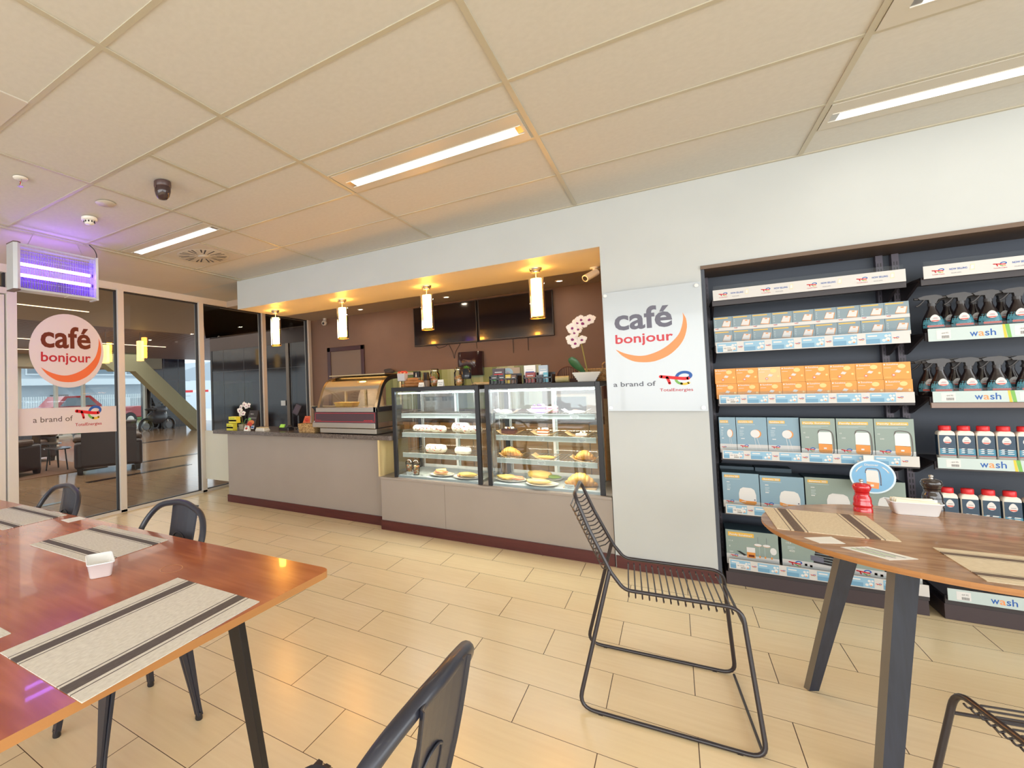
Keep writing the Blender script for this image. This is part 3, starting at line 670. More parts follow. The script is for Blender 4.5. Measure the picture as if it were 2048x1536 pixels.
def boat(x, y, z, label, mat=mNap, w=.20, d=.15):
    m = MB((x,y,z)); rows = []
    for i in range(7):
        a = -1+i/3; rows.append([(x+a*w/2, y+b*d/2, z+.002+.034*abs(a)**3+.004*abs(b)) for b in (-1,-.5,0,.5,1)])
    m.grid(rows, mat, False); o = m.build('paper_liner'); s_ = o.modifiers.new('t', 'SOLIDIFY'); s_.thickness = .0012
    tag(o, label, 'paper liner', 'napkins and papers under the cakes')
z0, z1, z2 = SH[0]+.002, SH[1]+.002, SH[2]+.002
for x, z, wh, mt in ((-1.185,z0,'left of the top shelf',mNap),(-.91,z0,'middle of the top shelf',mNap),(-.645,z0,'right of the top shelf',mNap),
    (-1.17,z1,'left of the middle shelf',mKraft),(-.89,z1,'middle of the middle shelf',mKraft),(-.63,z1,'right of the middle shelf',mKraft),
    (-1.16,z2,'left of the lowest shelf',mKraft),(-.89,z2,'middle of the lowest shelf',mKraft),(-.60,z2,'right of the lowest shelf',mKraft)):
    boat(x, 4.29, z, ('white napkin' if mt is mNap else 'brown paper')+' liner at the '+wh+', right cabinet', mt)
def layered(t, x, y, z, mats, w=.10, d=.07, top=None, h=.014):
    for i, mt in enumerate(mats):
        MB(t).box(x-w/2, x+w/2, y-d/2, y+d/2, z+i*h, z+(i+1)*h-.0006, mt).build('cake_layer', t)
    if top: top(t, x, y, z+len(mats)*h)
def swirl(mt, n=9, r=.009, sd=1):
    def f(t, x, y, z):
        rd = random.Random(sd); m = MB(t)
        for i in range(n): m.blob((x+rd.uniform(-.035,.035), y+rd.uniform(-.022,.022), z+r*.6), (r,r,r), mt[i % len(mt)], i, .1, 8, 6)
        m.build('topping', t)
    return f
zc = .006
food('cake_slice', 'purple and pink layered cake slice with berries, top shelf of the right cabinet', 'cake', -.925, 4.28, z0+zc, lambda t,x,y,z: layered(t,x,y,z,[mBerry,mCream,mPink,mBerry,mPink], .105,.075, swirl([mCream,mBerry],10,.010,2), .012), 'cake slices')
food('cake_slice', 'pink cake slice standing behind the purple layered one, right cabinet', 'cake', -.845, 4.38, z0+zc, lambda t,x,y,z: layered(t,x,y,z,[mPink,mCream,mPink,mCream], .09,.06, None, .013), 'cake slices')
o = MB((-1.20,4.28,z0)).blob((-1.20,4.28,z0+.018), (.05,.035,.02), M('pale_green_tart', (206,214,178), .5), 11, .15).build('tart'); tag(o, 'pale lemon tart at the left of the top shelf, right cabinet', 'tart')
o = MB((-.64,4.28,z0)).blob((-.64,4.28,z0+.016), (.065,.035,.013), mCream, 12, .1).blob((-.65,4.27,z0+.029), (.02,.012,.006), mHam, 2, .1).build('custard_slice'); tag(o, 'flat custard slice at the right of the top shelf, right cabinet', 'cake')
food('cake_slice', 'dark chocolate cake slice with nut topping at the left of the middle shelf, right cabinet', 'cake', -1.175, 4.28, z1+zc, lambda t,x,y,z: layered(t,x,y,z,[mChoc,mChoc,M('choc_glaze',(58,26,22),.2)], .115,.08, swirl([mCream,mChoc,mKraft],14,.009,4), .016), 'cake slices')
food('cake_slice', 'carrot cake slice with white cream in the middle of the middle shelf, right cabinet', 'cake', -.90, 4.28, z1+zc, lambda t,x,y,z: layered(t,x,y,z,[mCream,mCarr,mCream,mCarr], .085,.06, swirl([mCream],8,.010,5), .011), 'cake slices')
food('cake_slice', 'low blueberry cheesecake slice at the right of the middle shelf, right cabinet', 'cake', -.615, 4.28, z1+zc, lambda t,x,y,z: layered(t,x,y,z,[M('cheesecake_grey',(170,162,170),.5),mCream], .08,.05, swirl([mCream],2,.010,6), .010), 'cake slices')
food('pastry', 'round golden pie pastry at the left of the lowest shelf, right cabinet', 'pastry', -1.175, 4.28, z2+zc, lambda t,x,y,z: croissant(t,x,y,z,(.098,.06,.046),20))
o = MB((-.89,4.28,z2)).blob((-.89,4.28,z2+.016), (.075,.04,.013), mOml, 14, .1).build('flat_pastry'); tag(o, 'flat pale pastry in the middle of the lowest shelf, right cabinet', 'pastry')
food('pastry', 'ridged golden pasty at the right of the lowest shelf, right cabinet', 'pastry', -.60, 4.28, z2+zc, lambda t,x,y,z: croissant(t,x,y,z,(.078,.06,.045),40))
for i, x in enumerate((-2.105, -2.03)):
    t = thing('fruit_cup', ('left' if i == 0 else 'right')+' of two clear domed plastic fruit cups on the left cabinet floor', 'cup', (x, 4.20, D), group='fruit salad cups')
    MB(t).lathe([(.024, D), (.036, D+.10)], (x,4.20,0), mClear, 18).build('cup', t)
    MB(t).lathe([(.038, D+.10), (.036, D+.118), (.022, D+.137), (.006, D+.142)], (x,4.20,0), mClear, 18).build('lid', t)
    m = MB(t); rd = random.Random(i)
    for q in range(22):
        z = D+.012+.075*q/22; m.blob((x+rd.uniform(-.016,.016), 4.20+rd.uniform(-.016,.016), z), (.011,.010,.009), [mHam, mCream, M('apricot',(222,150,90),.4), mOml][q % 4], q, .2, 7, 5)
    m.build('fruit_pieces', t)
# -------- food warmer on the counter
C = .895
mWGl = glass('warmer_glass', (244,242,234), boost=1.0)
t = thing('food_warmer', 'curved glass countertop food warmer with a dark red-lined front panel', 'food warmer', (-2.77, 4.4, C))
x0, x1 = -3.135, -2.395; mBrass = M('brass_steel', (204,184,146), .22, metal=.9)
MB(t).box(x0+.05, x1, 4.10, 4.70, C+.008, C+.058, mChr).build('base_drawer', t, bevel=.003)
MB(t).box(x0-.04, x1-.005, 4.085, 4.68, C+.063, C+.118, mChr).build('sill', t, bevel=.004)
MB(t).box(x0+.01, x1-.02, 4.105, 4.68, C+.118, C+.262, M('warmer_body', (112,104,86), .3, metal=.5)).build('body', t); MB(t).box(x1-.022, x1, 4.104, 4.135, C+.06, C+.262, mBlack).build('side_post', t)
m = MB(t).box(x0-.01, x1, 4.09, 4.104, C+.118, C+.225, M('warmer_panel', (72,48,58), .3)); F = Frame(m, (x0-.01, 4.09, C+.118))
w_, h_ = x1-x0+.01, .107; rr = M('warmer_red', (196,44,56), .4)
for a in ((.008,.008,w_-.008,.012),(.008,h_-.012,w_-.008,h_-.008),(.008,.008,.012,h_-.008),(w_-.012,.008,w_-.008,h_-.008)): F.rect(*a, rr)
F.text('WB-101', .02, .018, size=.014, m=rr, width=.06); F.text('ANVIL', w_-.14, .018, size=.016, m=rr, width=.115, bold=.03); m.build('front_panel', t)
MB(t).box(x0, x1, 4.10, 4.15, C+.225, C+.272, mChr).build('upper_trim', t, bevel=.003)
prof = crom([Vector((4.125,1.165)), Vector((4.175,1.27)), Vector((4.235,1.375)), Vector((4.32,1.448)), Vector((4.45,1.488)), Vector((4.66,1.50))], 4)
m = MB(t); m.grid([[(x0+.03,p.x,p.y) for p in prof], [(x1-.03,p.x,p.y) for p in prof]], mWGl); m.build('curved_glass', t)
for x, a in ((x0, 0), (x1-.03, 1)):
    fr = MB(t); n = len(prof)
    Q = []
    for i, p in enumerate(prof):
        d = (prof[min(i+1,n-1)]-prof[max(i-1,0)]).normalized(); q = p+Vector((d.y, -d.x))*.045; Q.append(q)
    for i in range(n-1):
        A, B, c_, d_ = prof[i], prof[i+1], Q[i+1], Q[i]
        fr.prism([(x,A.x,A.y),(x,B.x,B.y),(x,c_.x,c_.y),(x,d_.x,d_.y)][::-1], (.03,0,0), mBlack, mBrass)
    fr.build('end_frame', t)
MB(t).box(x0+.02, x1-.02, 4.34, 4.66, 1.498, 1.508, mBrass).build('top_rail', t)
MB(t).box(x0+.08, x1-.08, 4.44, 4.47, 1.470, 1.480, mLedW).build('heat_lamp', t)
l = bpy.data.lights.new('warmer_lamp', 'AREA'); l.shape = 'RECTANGLE'; l.size = .55; l.size_y = .04; l.energy = 3.5; l.color = (1,.82,.55)
o = bpy.data.objects.new('warmer_lamp', l); COL.objects.link(o); o.location = (-2.765, 4.455, 1.466)
m = MB(t).box(x0, x0+.02, 4.66, 4.69, C+.225, 1.51, mBrass).box(x1-.02, x1, 4.66, 4.69, C+.225, 1.51, mBrass).box(x0, x1, 4.66, 4.69, 1.49, 1.51, mBrass).box(-2.86, -2.835, 4.655, 4.68, C+.225, 1.49, mBrass); m.build('rear_frame', t)
m = MB(t).poly([(x1-.01,4.16,1.165),(x1-.01,4.66,1.165),(x1-.01,4.66,1.44),(x1-.01,4.40,1.43),(x1-.01,4.27,1.37),(x1-.01,4.20,1.25)], mWGl); m.build('side_glass', t)
MB(t).box(x0+.02, x1-.02, 4.16, 4.66, 1.160, 1.168, mChr).build('heated_deck', t)
MB(t).box(x1-.028, x1-.002, 4.10, 4.69, 1.120, 1.168, mBlack).build('side_rail', t)
o = MB((-2.88,4.32,1.168)).taper((-2.88,4.32,1.169), (.105,.06), (-2.88,4.32,1.215), (.125,.075), noise_mat('pie_tray', (222,186,92), (196,140,66), ns=12, rough=.5)).build('baking_tray', bevel=.004); tag(o, 'golden yellow baking tray inside the curved glass food warmer', 'tray')
t = thing('work_stand', 'steel work stand behind the counter under the cloth-covered bundle', 'stand', (-3.02,5.05,0)); MB(t).box(-3.3,-2.7,4.85,5.25,.84,.885,mChr).build('shelf_top', t)
for a in (-3.28,-2.73):
    for b in (4.87,5.22): MB(t).box(a,a+.02,b,b+.02,0,.84,mChr).build('leg', t)
o = MB((-3.02,5.05,.887)).blob((-3.02,5.05,1.160), (.165,.12,.272), noise_mat('grey_cloth', (200,195,186), (212,207,198), ns=14, rough=.9, bump=.5), 31, .12, 20, 14).build('covered_appliance'); tag(o, 'pale grey cloth-covered bundle standing behind the food warmer', 'appliance')
# -------- small things on the granite counter
mYel = M('yellow_carton', (222,212,70), .45)
for i, (a, b, z, l) in enumerate(((-4.555,-4.44,C,'lower'),(-4.535,-4.40,C+.085,'upper'))):
    y = 4.12+.02*i; m = MB(((a+b)/2, y, z)); m.box(a, b, y, y+.07, z, z+.08, mYel); F = Frame(m, (a, y, z))
    F.text('allergex', .018, .05, size=.022, m=pGrn, width=(b-a)*.62, bold=.02); F.rect(0, .022, b-a, .042, pBk if i == 0 else pBk); F.rect(.01,.026,b-a-.01,.038, pW)
    tag(m.build('medicine_carton'), l+' yellow medicine carton in the stack at the left end of the counter', 'carton', 'yellow cartons on the counter')
mStem = M('orchid_stem', (140,128,60), .5); mPet = M('orchid_petal', (240,232,226), .5); mPetP = M('orchid_throat', (140,40,110), .5); mOLeaf = noise_mat('orchid_leaf', (52,92,58), (70,112,70), ns=8, rough=.35)
def flower(m, c, s, dirv, seed):
    rd = random.Random(seed); n = Vector(dirv).normalized(); u = n.cross(Vector((0,0,1))).normalized(); v = u.cross(n); c = Vector(c)
    for k in range(5):
        a = k*2*pi/5+.3+rd.uniform(-.15,.15); d = u*cos(a)+v*sin(a); e = n.cross(d); L_ = s*(1 if k % 2 else 1.15); wd = s*.60
        m.add([c, c+d*L_*.35+e*wd*.7+n*.004, c+d*L_*.75+e*wd*.8+n*.002, c+d*L_-n*.006*1, c+d*L_*.75-e*wd*.8+n*.002, c+d*L_*.35-e*wd*.7+n*.004], [(0,1,2,3,4,5)], mPet)
        m.add([c-n*.0008, c+d*L_*.35+e*wd*.7+n*.003, c+d*L_*.75+e*wd*.8+n*.001, c+d*L_-n*.007, c+d*L_*.75-e*wd*.8+n*.001, c+d*L_*.35-e*wd*.7+n*.003], [(5,4,3,2,1,0)], mPet)
    m.blob(c+n*.004-v*s*.12, (s*.26,s*.16,s*.24), mPetP, seed, .3, 8, 6)
def orchid(label, base, stem, flowers, s, pot, leaves):
    t = thing('potted_orchid', label, 'plant', base); pot(t)
    MB(t).tube(crom(stem, 6), .0035*s/.03, mStem, 7).build('stem', t)
    for i, c in enumerate(flowers):
        m = MB(t); flower(m, c, s*(.8+.25*((i*37) % 5)/5), (.25*((i % 3)-1)+.1, -1, .1*((i % 2)*2-1)), i+3); m.build('flower', t)
    for pts, w in leaves:
        P = crom(pts, 5); n = len(P); rows = []
        for i, p in enumerate(P):
            t_ = i/(n-1); ww = w*(sin(pi*min(1,t_*.92+.08))**.6); rows.append([p+Vector((-ww,0,.004)), p+Vector((0,.006,0)), p+Vector((ww,0,.004))])
        m = MB(t); m.grid(rows, mOLeaf); o = m.build('leaf', t); q = o.modifiers.new('t','SOLIDIFY'); q.thickness = .003
    return t
def pot1(t):
    MB(t).taper((-4.415,4.27,C), (.033,.033), (-4.415,4.27,C+.065), (.045,.045), M('basket_pot', (176,168,148), .7)).build('pot', t)
orchid('small white orchid in a pale pot behind the yellow cartons', (-4.415,4.27,C), [(-4.415,4.27,C+.05),(-4.44,4.27,C+.16),(-4.45,4.27,C+.25),(-4.40,4.27,C+.32),(-4.31,4.27,C+.30)],
    [(-4.455,4.262,C+.18),(-4.40,4.262,C+.20),(-4.46,4.26,C+.235),(-4.435,4.258,C+.28),(-4.375,4.26,C+.31),(-4.34,4.258,C+.285),(-4.30,4.262,C+.30)], .036, pot1, [([(-4.40,4.26,C+.06),(-4.36,4.25,C+.11),(-4.33,4.25,C+.13)], .012), ([(-4.42,4.26,C+.06),(-4.45,4.25,C+.10)], .012)])
m = MB((-4.19,4.16,C)); y = 4.20; m.prism([(-4.275,y-.04,C),(-4.275,y+.05,C),(-4.275,y+.055,C+.008),(-4.275,y+.06,C+.235),(-4.275,y+.05,C+.235)][::-1], (.15,0,0), M('menu_dark', (46,42,44), .3))
F = Frame(m, (-4.275, y-.04, C), (1,0,0), Vector((0,.09,.235)).normalized(), Vector((0,-.235,.09)).normalized())
F.ell(.07,.10,.055,.03,M('print_pizza',(206,120,70),.5)); F.ell(.055,.075,.045,.028,M('print_tomato',(190,60,44),.5),.0006); F.rect(.01,.155,.14,.158,pW); F.text('MENU', .03, .20, size=.02, m=pW); F.ell(.035,.14,.025,.02,pGrn); F.rect(.09,.02,.14,.06,pW); F.rect(.095,.03,.135,.05,pBlue,.0006)
tag(m.build('menu_holder'), 'dark menu stand with food pictures between the small orchid and the plates', 'menu stand')
m = MB((-4.20,4.12,C)); m.prism([(-4.235,4.10,C),(-4.235,4.15,C),(-4.235,4.125,C+.06)], (.07,0,0), mCard); F = Frame(m, (-4.235,4.10,C), (1,0,0), Vector((0,.025,.06)).normalized(), Vector((0,-.06,.025)).normalized()); F.ell(.035,.03,.02,.014,M('print_tomato',(190,60,44),.5)); F.rect(.01,.05,.06,.056,pBk)
tag(m.build('tent_card'), 'small folded card with a food picture in front of the dark menu stand', 'card')
for i in range(4):
    z = C+.010*i+.001; s_ = .075-.004*i; m = MB((-4.02,4.24,z)); m.prism(fillet([(-4.02-s_,4.20-s_*.8,z),(-4.02+s_,4.20-s_*.8,z),(-4.02+s_,4.20+s_*.8,z),(-4.02-s_,4.20+s_*.8,z)], .02, 4, True), (0,0,.008), mPlate if i < 3 else M('cream_plate',(226,206,164),.3))
    tag(m.build('side_plate', bevel=.002), ('lowest','second lowest','second highest','topmost cream')[i]+' square plate in the stack on the counter', 'plate', 'stacked square plates')
t = thing('card_machine', 'black card payment machine with a green screen on the counter', 'card machine', (-3.78,4.36,C))
MB(t).prism(fillet([(-3.86,4.30,C+.0),(-3.68,4.27,C+.0),(-3.66,4.36,C),(-3.84,4.40,C)], .015, 3, True), (0,0,.03), mBlackP).build('body', t, bevel=.006)
MB(t).prism([(-3.86,4.32,C+.03),(-3.79,4.31,C+.03),(-3.79,4.335,C+.065),(-3.86,4.345,C+.065)], (0,.02,0), M('green_screen',(150,200,80),.3,emit=.3)).build('screen', t)
MB(t).blob((-3.70,4.32,C+.04), (.04,.03,.018), mBlackP, 2, .1).build('keypad', t)
t = thing('customer_display', 'tilted dark customer display on a short pole on the counter', 'display', (-3.66,4.42,C))
MB(t).cyl((-3.64,4.42,C), (-3.64,4.42,C+.012), .04, mBlackP, 16).cyl((-3.64,4.42,C+.01), (-3.64,4.42,C+.19), .014, mBlackP, 12).build('pole', t)
m = MB(t); m.T = Matrix.Translation((-3.655,4.42,C+.235)) @ Matrix.Rotation(.38, 4, 'Y') @ Matrix.Rotation(-.25, 4, 'X'); m.box(-.045,.045,-.012,.012,-.065,.065, mBlackP).box(-.038,.038,-.0125,-.012,-.055,.058, M('grey_screen',(78,70,80),.25)); m.T = None; m.build('screen', t)
t = thing('till_monitor', 'black till monitor seen from behind the basket, left of the food warmer', 'monitor', (-3.42,4.60,C))
MB(t).prism([(-3.60,4.62,C+.26),(-3.19,4.62,C+.26),(-3.19,4.62,C+.03),(-3.36,4.62,C+.03)][::-1], (0,.05,0), mBlackP).build('screen_housing', t, bevel=.004)
MB(t).box(-3.60,-3.19,4.615,4.67,C+.262,C+.27, mBrass).build('top_edge', t)
MB(t).box(-3.34,-3.20,4.60,4.70,C,C+.03, mBlackP).build('foot', t)
mWick = noise_mat('wicker_weave', (206,172,120), (150,112,68), (1,1,1), 60, .7, lo=.35, hi=.65)
def wicker(t, x0, x1, y0, y1, z0, z1, name='weave', flare=.008, rows=None):
    m = MB(t); n = rows or max(4, int((z1-z0)/.011))
    for i in range(n):
        z = z0+(z1-z0)*(i+.5)/n; k = flare*(i/n); P = []
        base = fillet([(x0-k,y0-k,z),(x1+k,y0-k,z),(x1+k,y1+k,z),(x0-k,y1+k,z)], .015, 3, True)
        Q = []
        for a in range(len(base)):
            A, B = base[a], base[(a+1) % len(base)]; L_ = (B-A).length; s_ = max(1, int(L_/.012))
            for q in range(s_): Q.append(A.lerp(B, q/s_))
        cx, cy = (x0+x1)/2, (y0+y1)/2
        for a, p in enumerate(Q):
            d = Vector((p.x-cx, p.y-cy, 0)).normalized(); P.append(p+d*.0025*(1 if (a+i) % 2 else -1))
        m.tube(P, (z1-z0)/n*.56, mWick, 5, closed=True)
    m.box(x0+.004, x1-.004, y0+.004, y1-.004, z0, z0+.004, mWick)
    return m.build(name, t)
t = thing('wicker_basket', 'small wicker basket on the counter left of the food warmer', 'basket', (-3.31,4.18,C)); wicker(t, -3.40, -3.19, 4.13, 4.24, C, C+.095)
m = MB((-3.38,4.19,C+.09)); m.prism([(-3.40,4.20,C+.10),(-3.30,4.20,C+.10),(-3.31,4.225,C+.175),(-3.385,4.225,C+.175)][::-1], (0,.004,0), M('orange_card',(206,96,60),.5)); m.blob((-3.345,4.20,C+.135), (.025,.004,.02), M('print_tomato',(190,60,44),.5), 3, .1)
tag(m.build('recipe_card'), 'orange card leaning above the small wicker basket', 'card')
t = thing('sauce_bottle', 'slim dark red sauce bottle between the basket and the food warmer', 'bottle', (-3.20,4.19,C+.10))
MB(t).lathe([(.019,C+.004),(.021,C+.02),(.021,C+.12),(.012,C+.15),(.009,C+.16)], (-3.21,4.19,0), M('sauce_red',(112,30,28),.25), 16).build('body', t)
MB(t).lathe([(.010,C+.16),(.008,C+.19),(.003,C+.205)], (-3.21,4.19,0), M('cap_red',(150,40,34),.4), 12).build('cap', t)
MB(t).lathe([(.0215,C+.10),(.0215,C+.125)], (-3.21,4.19,0), pW, 16, caps=False).build('bottle_label', t)
# -------- things on top of the cabinets
T = 1.355; mWireB = M('black_wire', (26,24,26), .4)
t = thing('planter', 'white square planter of red flowers on a black wire stand, left end of the cabinets', 'plant', (-2.17,4.25,T))
x = -2.165; MB(t).taper((x,4.25,T+.062), (.036,.036), (x,4.25,T+.135), (.040,.040), M('grey_white_pot',(190,186,188),.4)).build('pot', t, bevel=.003)
m = MB(t)
for a, b in ((-1,-1),(1,-1),(1,1),(-1,1)): m.cyl((x+a*.04,4.25+b*.04,T), (x+a*.034,4.25+b*.034,T+.062), .002, mWireB, 5)
m.tube([(x-.037,4.213,T+.06),(x+.037,4.213,T+.06),(x+.037,4.287,T+.06),(x-.037,4.287,T+.06)], .002, mWireB, 5, closed=True); m.build('wire_stand', t)
m = MB(t)
for i in range(14): m.blob((x-.036+.072*((i*5) % 14)/13, 4.235+.03*(i % 2), T+.14+.012*((i*3) % 4)/3), (.014,.012,.010), M('red_petal',(204,64,50),.5) if i % 4 else M('pink_petal',(226,150,110),.5), i, .3, 8, 6)
m.build('flowers', t)
t = thing('pump_bottle', 'small dark bottle with a white pump behind the red flowered planter', 'bottle', (-2.09,4.42,T))
MB(t).box(-2.125,-2.055,4.40,4.44,T,T+.095, M('beige_box_label',(150,140,116),.5)).box(-2.122,-2.058,4.402,4.438,T+.095,T+.155,mBlackP).build('body', t)
MB(t).cyl((-2.09,4.398,T+.10), (-2.09,4.398,T+.125), .009, mWhiteP, 10, .004).cyl((-2.09,4.398,T+.125), (-2.09,4.398,T+.14), .003, mWhiteP, 8).build('pump', t)
mRusk = noise_mat('rusk_brown', (190,134,78), (150,94,50), ns=18, rough=.6, bump=.4)
for i, (x, y, z, lx, rz) in enumerate(((-2.10,4.25,T,.15,.1),(-2.04,4.26,T,.13,-.2),(-2.08,4.26,T+.03,.15,.15),(-2.00,4.25,T+.028,.12,-.25),(-2.06,4.255,T+.055,.12,0))):
    roll(x, y, z, lx, .019, rz, 50+i, mRusk, ['left bottom','right bottom','left upper','right upper','topmost'][i]+' brown rusk in the pile on the left cabinet', 'rusk', 'pile of rusks', False)
t = thing('takeaway_cup', 'dark upturned takeaway cup with a grey band between rusks and glass jar', 'cup', (-1.975,4.38,T))
MB(t).lathe([(.040,T),(.040,T+.012),(.034,T+.06)], (-1.975,4.38,0), M('cup_grey',(150,140,130),.4), 18).build('cup_body', t)
MB(t).lathe([(.040,T+.06),(.038,T+.075),(.034,T+.078),(.028,T+.14)], (-1.975,4.38,0), mBlackP, 18).build('lid', t)
def jar(x, y, r, h, label, fillm, n, sd):
    t = thing('glass_jar', label, 'jar', (x,y,T), group='glass biscuit jars')
    MB(t).lathe([(r*.93,T),(r,T+.01),(r,T+h*.72),(r*.80,T+h*.80),(r*.80,T+h*.88)], (x,y,0), mClear, 22).build('jar_body', t)
    MB(t).lathe([(r*.86,T+h*.88),(r*.86,T+h*.93),(r*.8,T+h),(.001,T+h)], (x,y,0), mClear, 22, caps=False).lathe([(r*.87,T+h*.87),(r*.87,T+h*.90)], (x,y,0), mBrass, 22).build('lid', t)
    m = MB(t); rd = random.Random(sd)
    for i in range(n): m.blob((x+rd.uniform(-.45,.45)*r, y+rd.uniform(-.45,.45)*r, T+.014+h*.5*i/n), (r*.48,r*.48,.010), fillm, sd+i, .12, 10, 6)
    m.build('biscuits', t)
jar(-1.83, 4.25, .047, .165, 'larger glass jar of round biscuits on the left cabinet', mRusk, 9, 60)
jar(-1.595, 4.25, .042, .165, 'glass jar of stacked biscuits beside the black succulent planter', noise_mat('biscuit_pale',(214,166,100),(186,130,76),ns=20,rough=.6), 10, 80)
def tent(x, y, w, h, label, txt):
    m = MB((x,y,T)); m.prism([(x-w/2,y-.02,T),(x-w/2,y+.02,T),(x-w/2,y,T+h)], (w,0,0), mCard); F = Frame(m, (x-w/2,y-.02,T), (1,0,0), Vector((0,.02,h)).normalized(), Vector((0,-h,.02)).normalized()); F.text(txt, w*.12, h*.5, size=h*.28, m=pBk, width=w*.76); F.rect(w*.2,h*.25,w*.8,h*.3,pBk)
    tag(m.build('tent_card'), label, 'card', 'folded price cards on the cabinets')
tent(-1.93,4.17,.05,.04,'folded white card between the rusk pile and the larger biscuit jar','Rusks'); tent(-1.742,4.18,.055,.06,'folded beige card right of the larger biscuit jar','Biscuits')
t = thing('planter', 'black cylinder planter with a green succulent on a wire stand, left cabinet', 'plant', (-1.51,4.22,T)); x, y = -1.512, 4.22
MB(t).lathe([(.040,T+.06),(.043,T+.07),(.045,T+.15),(.041,T+.15),(.041,T+.145),(.001,T+.145)], (x,y,0), M('black_glaze',(34,38,46),.15), 24, caps=False).lathe([(.04,T+.06),(.001,T+.06)], (x,y,0), mBlackP, 24, caps=False).build('pot', t)
m = MB(t)
for a in range(3): q = a*2*pi/3+.5; m.cyl((x+.055*cos(q),y+.055*sin(q),T), (x+.036*cos(q),y+.036*sin(q),T+.066), .002, mWireB, 5)
m.tube([(x+.038*cos(i*pi/8),y+.038*sin(i*pi/8),T+.06) for i in range(16)], .002, mWireB, 5, closed=True); m.build('wire_stand', t)
m = MB(t); mSu = noise_mat('succulent_green', (126,170,72), (84,130,56), ns=20, rough=.4)
for k in range(16):
    a = k*2.4; e = .3+.07*k; d = Vector((cos(a)*cos(e), sin(a)*cos(e), sin(e))); c = Vector((x,y,T+.146)); L_ = .05-.0012*k; s_ = d.cross(Vector((0,0,1))).normalized()
    m.add([c, c+d*L_*.55+s_*.010, c+d*L_, c+d*L_*.55-s_*.010, c+d*L_*.5+Vector((0,0,-.006))], [(0,1,2,3),(0,4,1),(1,4,2),(2,4,3),(3,4,0)], mSu)
m.build('succulent', t)
for i in range(6):
    roll(-1.46+.025*i, 4.30, T+.0+.008*(i % 2), .085, .0085, .9-.25*i, 90+i, M('bread_twist',(212,180,130),.6), ORD[i]+' pale bread twist from the left beside the black planter', 'bread twist', 'bread twists on the cabinets', False)
def organiser(x0, x1, label, packs):
    t = thing('sachet_organiser', label, 'organiser', ((x0+x1)/2,4.3,T), group='black sachet organisers')
    m = MB(t); m.box(x0,x1,4.20,4.36,T,T+.006,mBlackP).box(x0,x0+.004,4.20,4.36,T,T+.07,mBlackP).box(x1-.004,x1,4.20,4.36,T,T+.07,mBlackP).box(x0,x1,4.355,4.36,T,T+.09,mBlackP)
    n = 8
    for i in range(n): xx = x0+(x1-x0)*i/n; m.box(xx,xx+.006,4.20,4.204,T,T+.045,mBlackP)
    m.box(x0,x1,4.20,4.204,T+.04,T+.05,mBlackP); m.build('tray', t)
    for (a, w, h, col, acc, tz, nm, lb) in packs:
        X_ = x0+a; y = 4.24 if tz else 4.215; m = MB((X_,y,T)); z = T+.006+(.03 if tz else 0)
        m.box(X_, X_+w, y, y+.03, z, z+h, M('pack_%d_%d_%d' % col, col, .35)); F = Frame(m, (X_, y, z)); F.rect(w*.12,h*.35,w*.88,h*.55, INK('acc_%d_%d_%d' % acc, acc)); F.rect(w*.2,h*.65,w*.8,h*.72, pW)
        tag(m.build(nm), lb, 'sachet', 'tea and sugar packs on the cabinets')
organiser(-1.305,-1.07,'left black organiser of sachets on the right cabinet', [(.01,.06,.075,(40,44,40),(90,180,70),0,'tea_pack','black tea pack with a green band, left organiser'), (.075,.055,.075,(40,36,40),(220,70,60),0,'tea_pack','black tea pack with a red band, left organiser'), (.02,.10,.10,(60,36,44),(200,60,60),1,'tea_pack','tall dark pack at the back of the left organiser'), (.135,.045,.075,(206,176,50),(120,60,30),0,'sugar_pack','yellow sugar pack in the left organiser'), (.182,.04,.07,(110,74,46),(70,40,30),0,'coffee_pack','brown coffee pack in the left organiser')])
organiser(-1.02,-.80,'right black organiser of sachets on the right cabinet', [(.0,.09,.115,(232,230,226),(60,90,160),1,'tea_pack','white backed pack at the rear of the right organiser'), (.015,.075,.085,(140,40,36),(230,150,40),0,'coffee_pack','red and orange pack in the right organiser'), (.03,.05,.045,(40,44,40),(110,200,70),0,'tea_pack','small green banded pack at the front of the right organiser') if False else (.10,.05,.06,(52,50,56),(90,90,96),0,'tea_pack','charcoal pack in the middle of the right organiser'), (.115,.07,.11,(168,182,196),(240,240,240),1,'sugar_pack','silver blue pack at the rear of the right organiser'), (.155,.035,.08,(80,160,180),(230,230,230),0,'sugar_pack','blue stick sachets in the right organiser')])
m = MB((-1.19,4.33,T)); m.ell if False else None
m.prism([(-1.19+.045*cos(a*pi/12), 4.372, T+.10+.04*sin(a*pi/12)) for a in range(24)], (0,.003,0), M('pale_blue_disc',(176,206,222),.4)); F = Frame(m, (-1.19,4.372,T+.10)); F.ell(0,0,.02,.016,pW); F.text('TEA', -.014,-.006,size=.015,m=pBlue,h=.0008)
m.cyl((-1.19,4.375,T), (-1.19,4.375,T+.07), .003, mWhiteP, 6)
tag(m.build('table_talker'), 'pale blue oval card on a stalk behind the left organiser', 'sign')
o = MB((-.72,4.3,T)).lathe([(.028,T+.028-.0),(.028,T+.028)], (0,0,0), mWick, 3).build('x') if False else None
m = MB((-.73,4.28,T)); m.cyl((-.785,4.28,T+.026),(-.685,4.28,T+.026),.026,noise_mat('log_roll',(206,184,140),(160,150,90),ns=14,rough=.7),16); tag(m.build('cork_log'), 'pale log-shaped roll in front of the dark basket on the right cabinet', 'roll')
t = thing('wicker_basket', 'dark wicker basket with a rounded back on the right cabinet', 'basket', (-.72,4.45,T)); m = MB(t); mDW = M('dark_wicker',(92,58,46),.6)
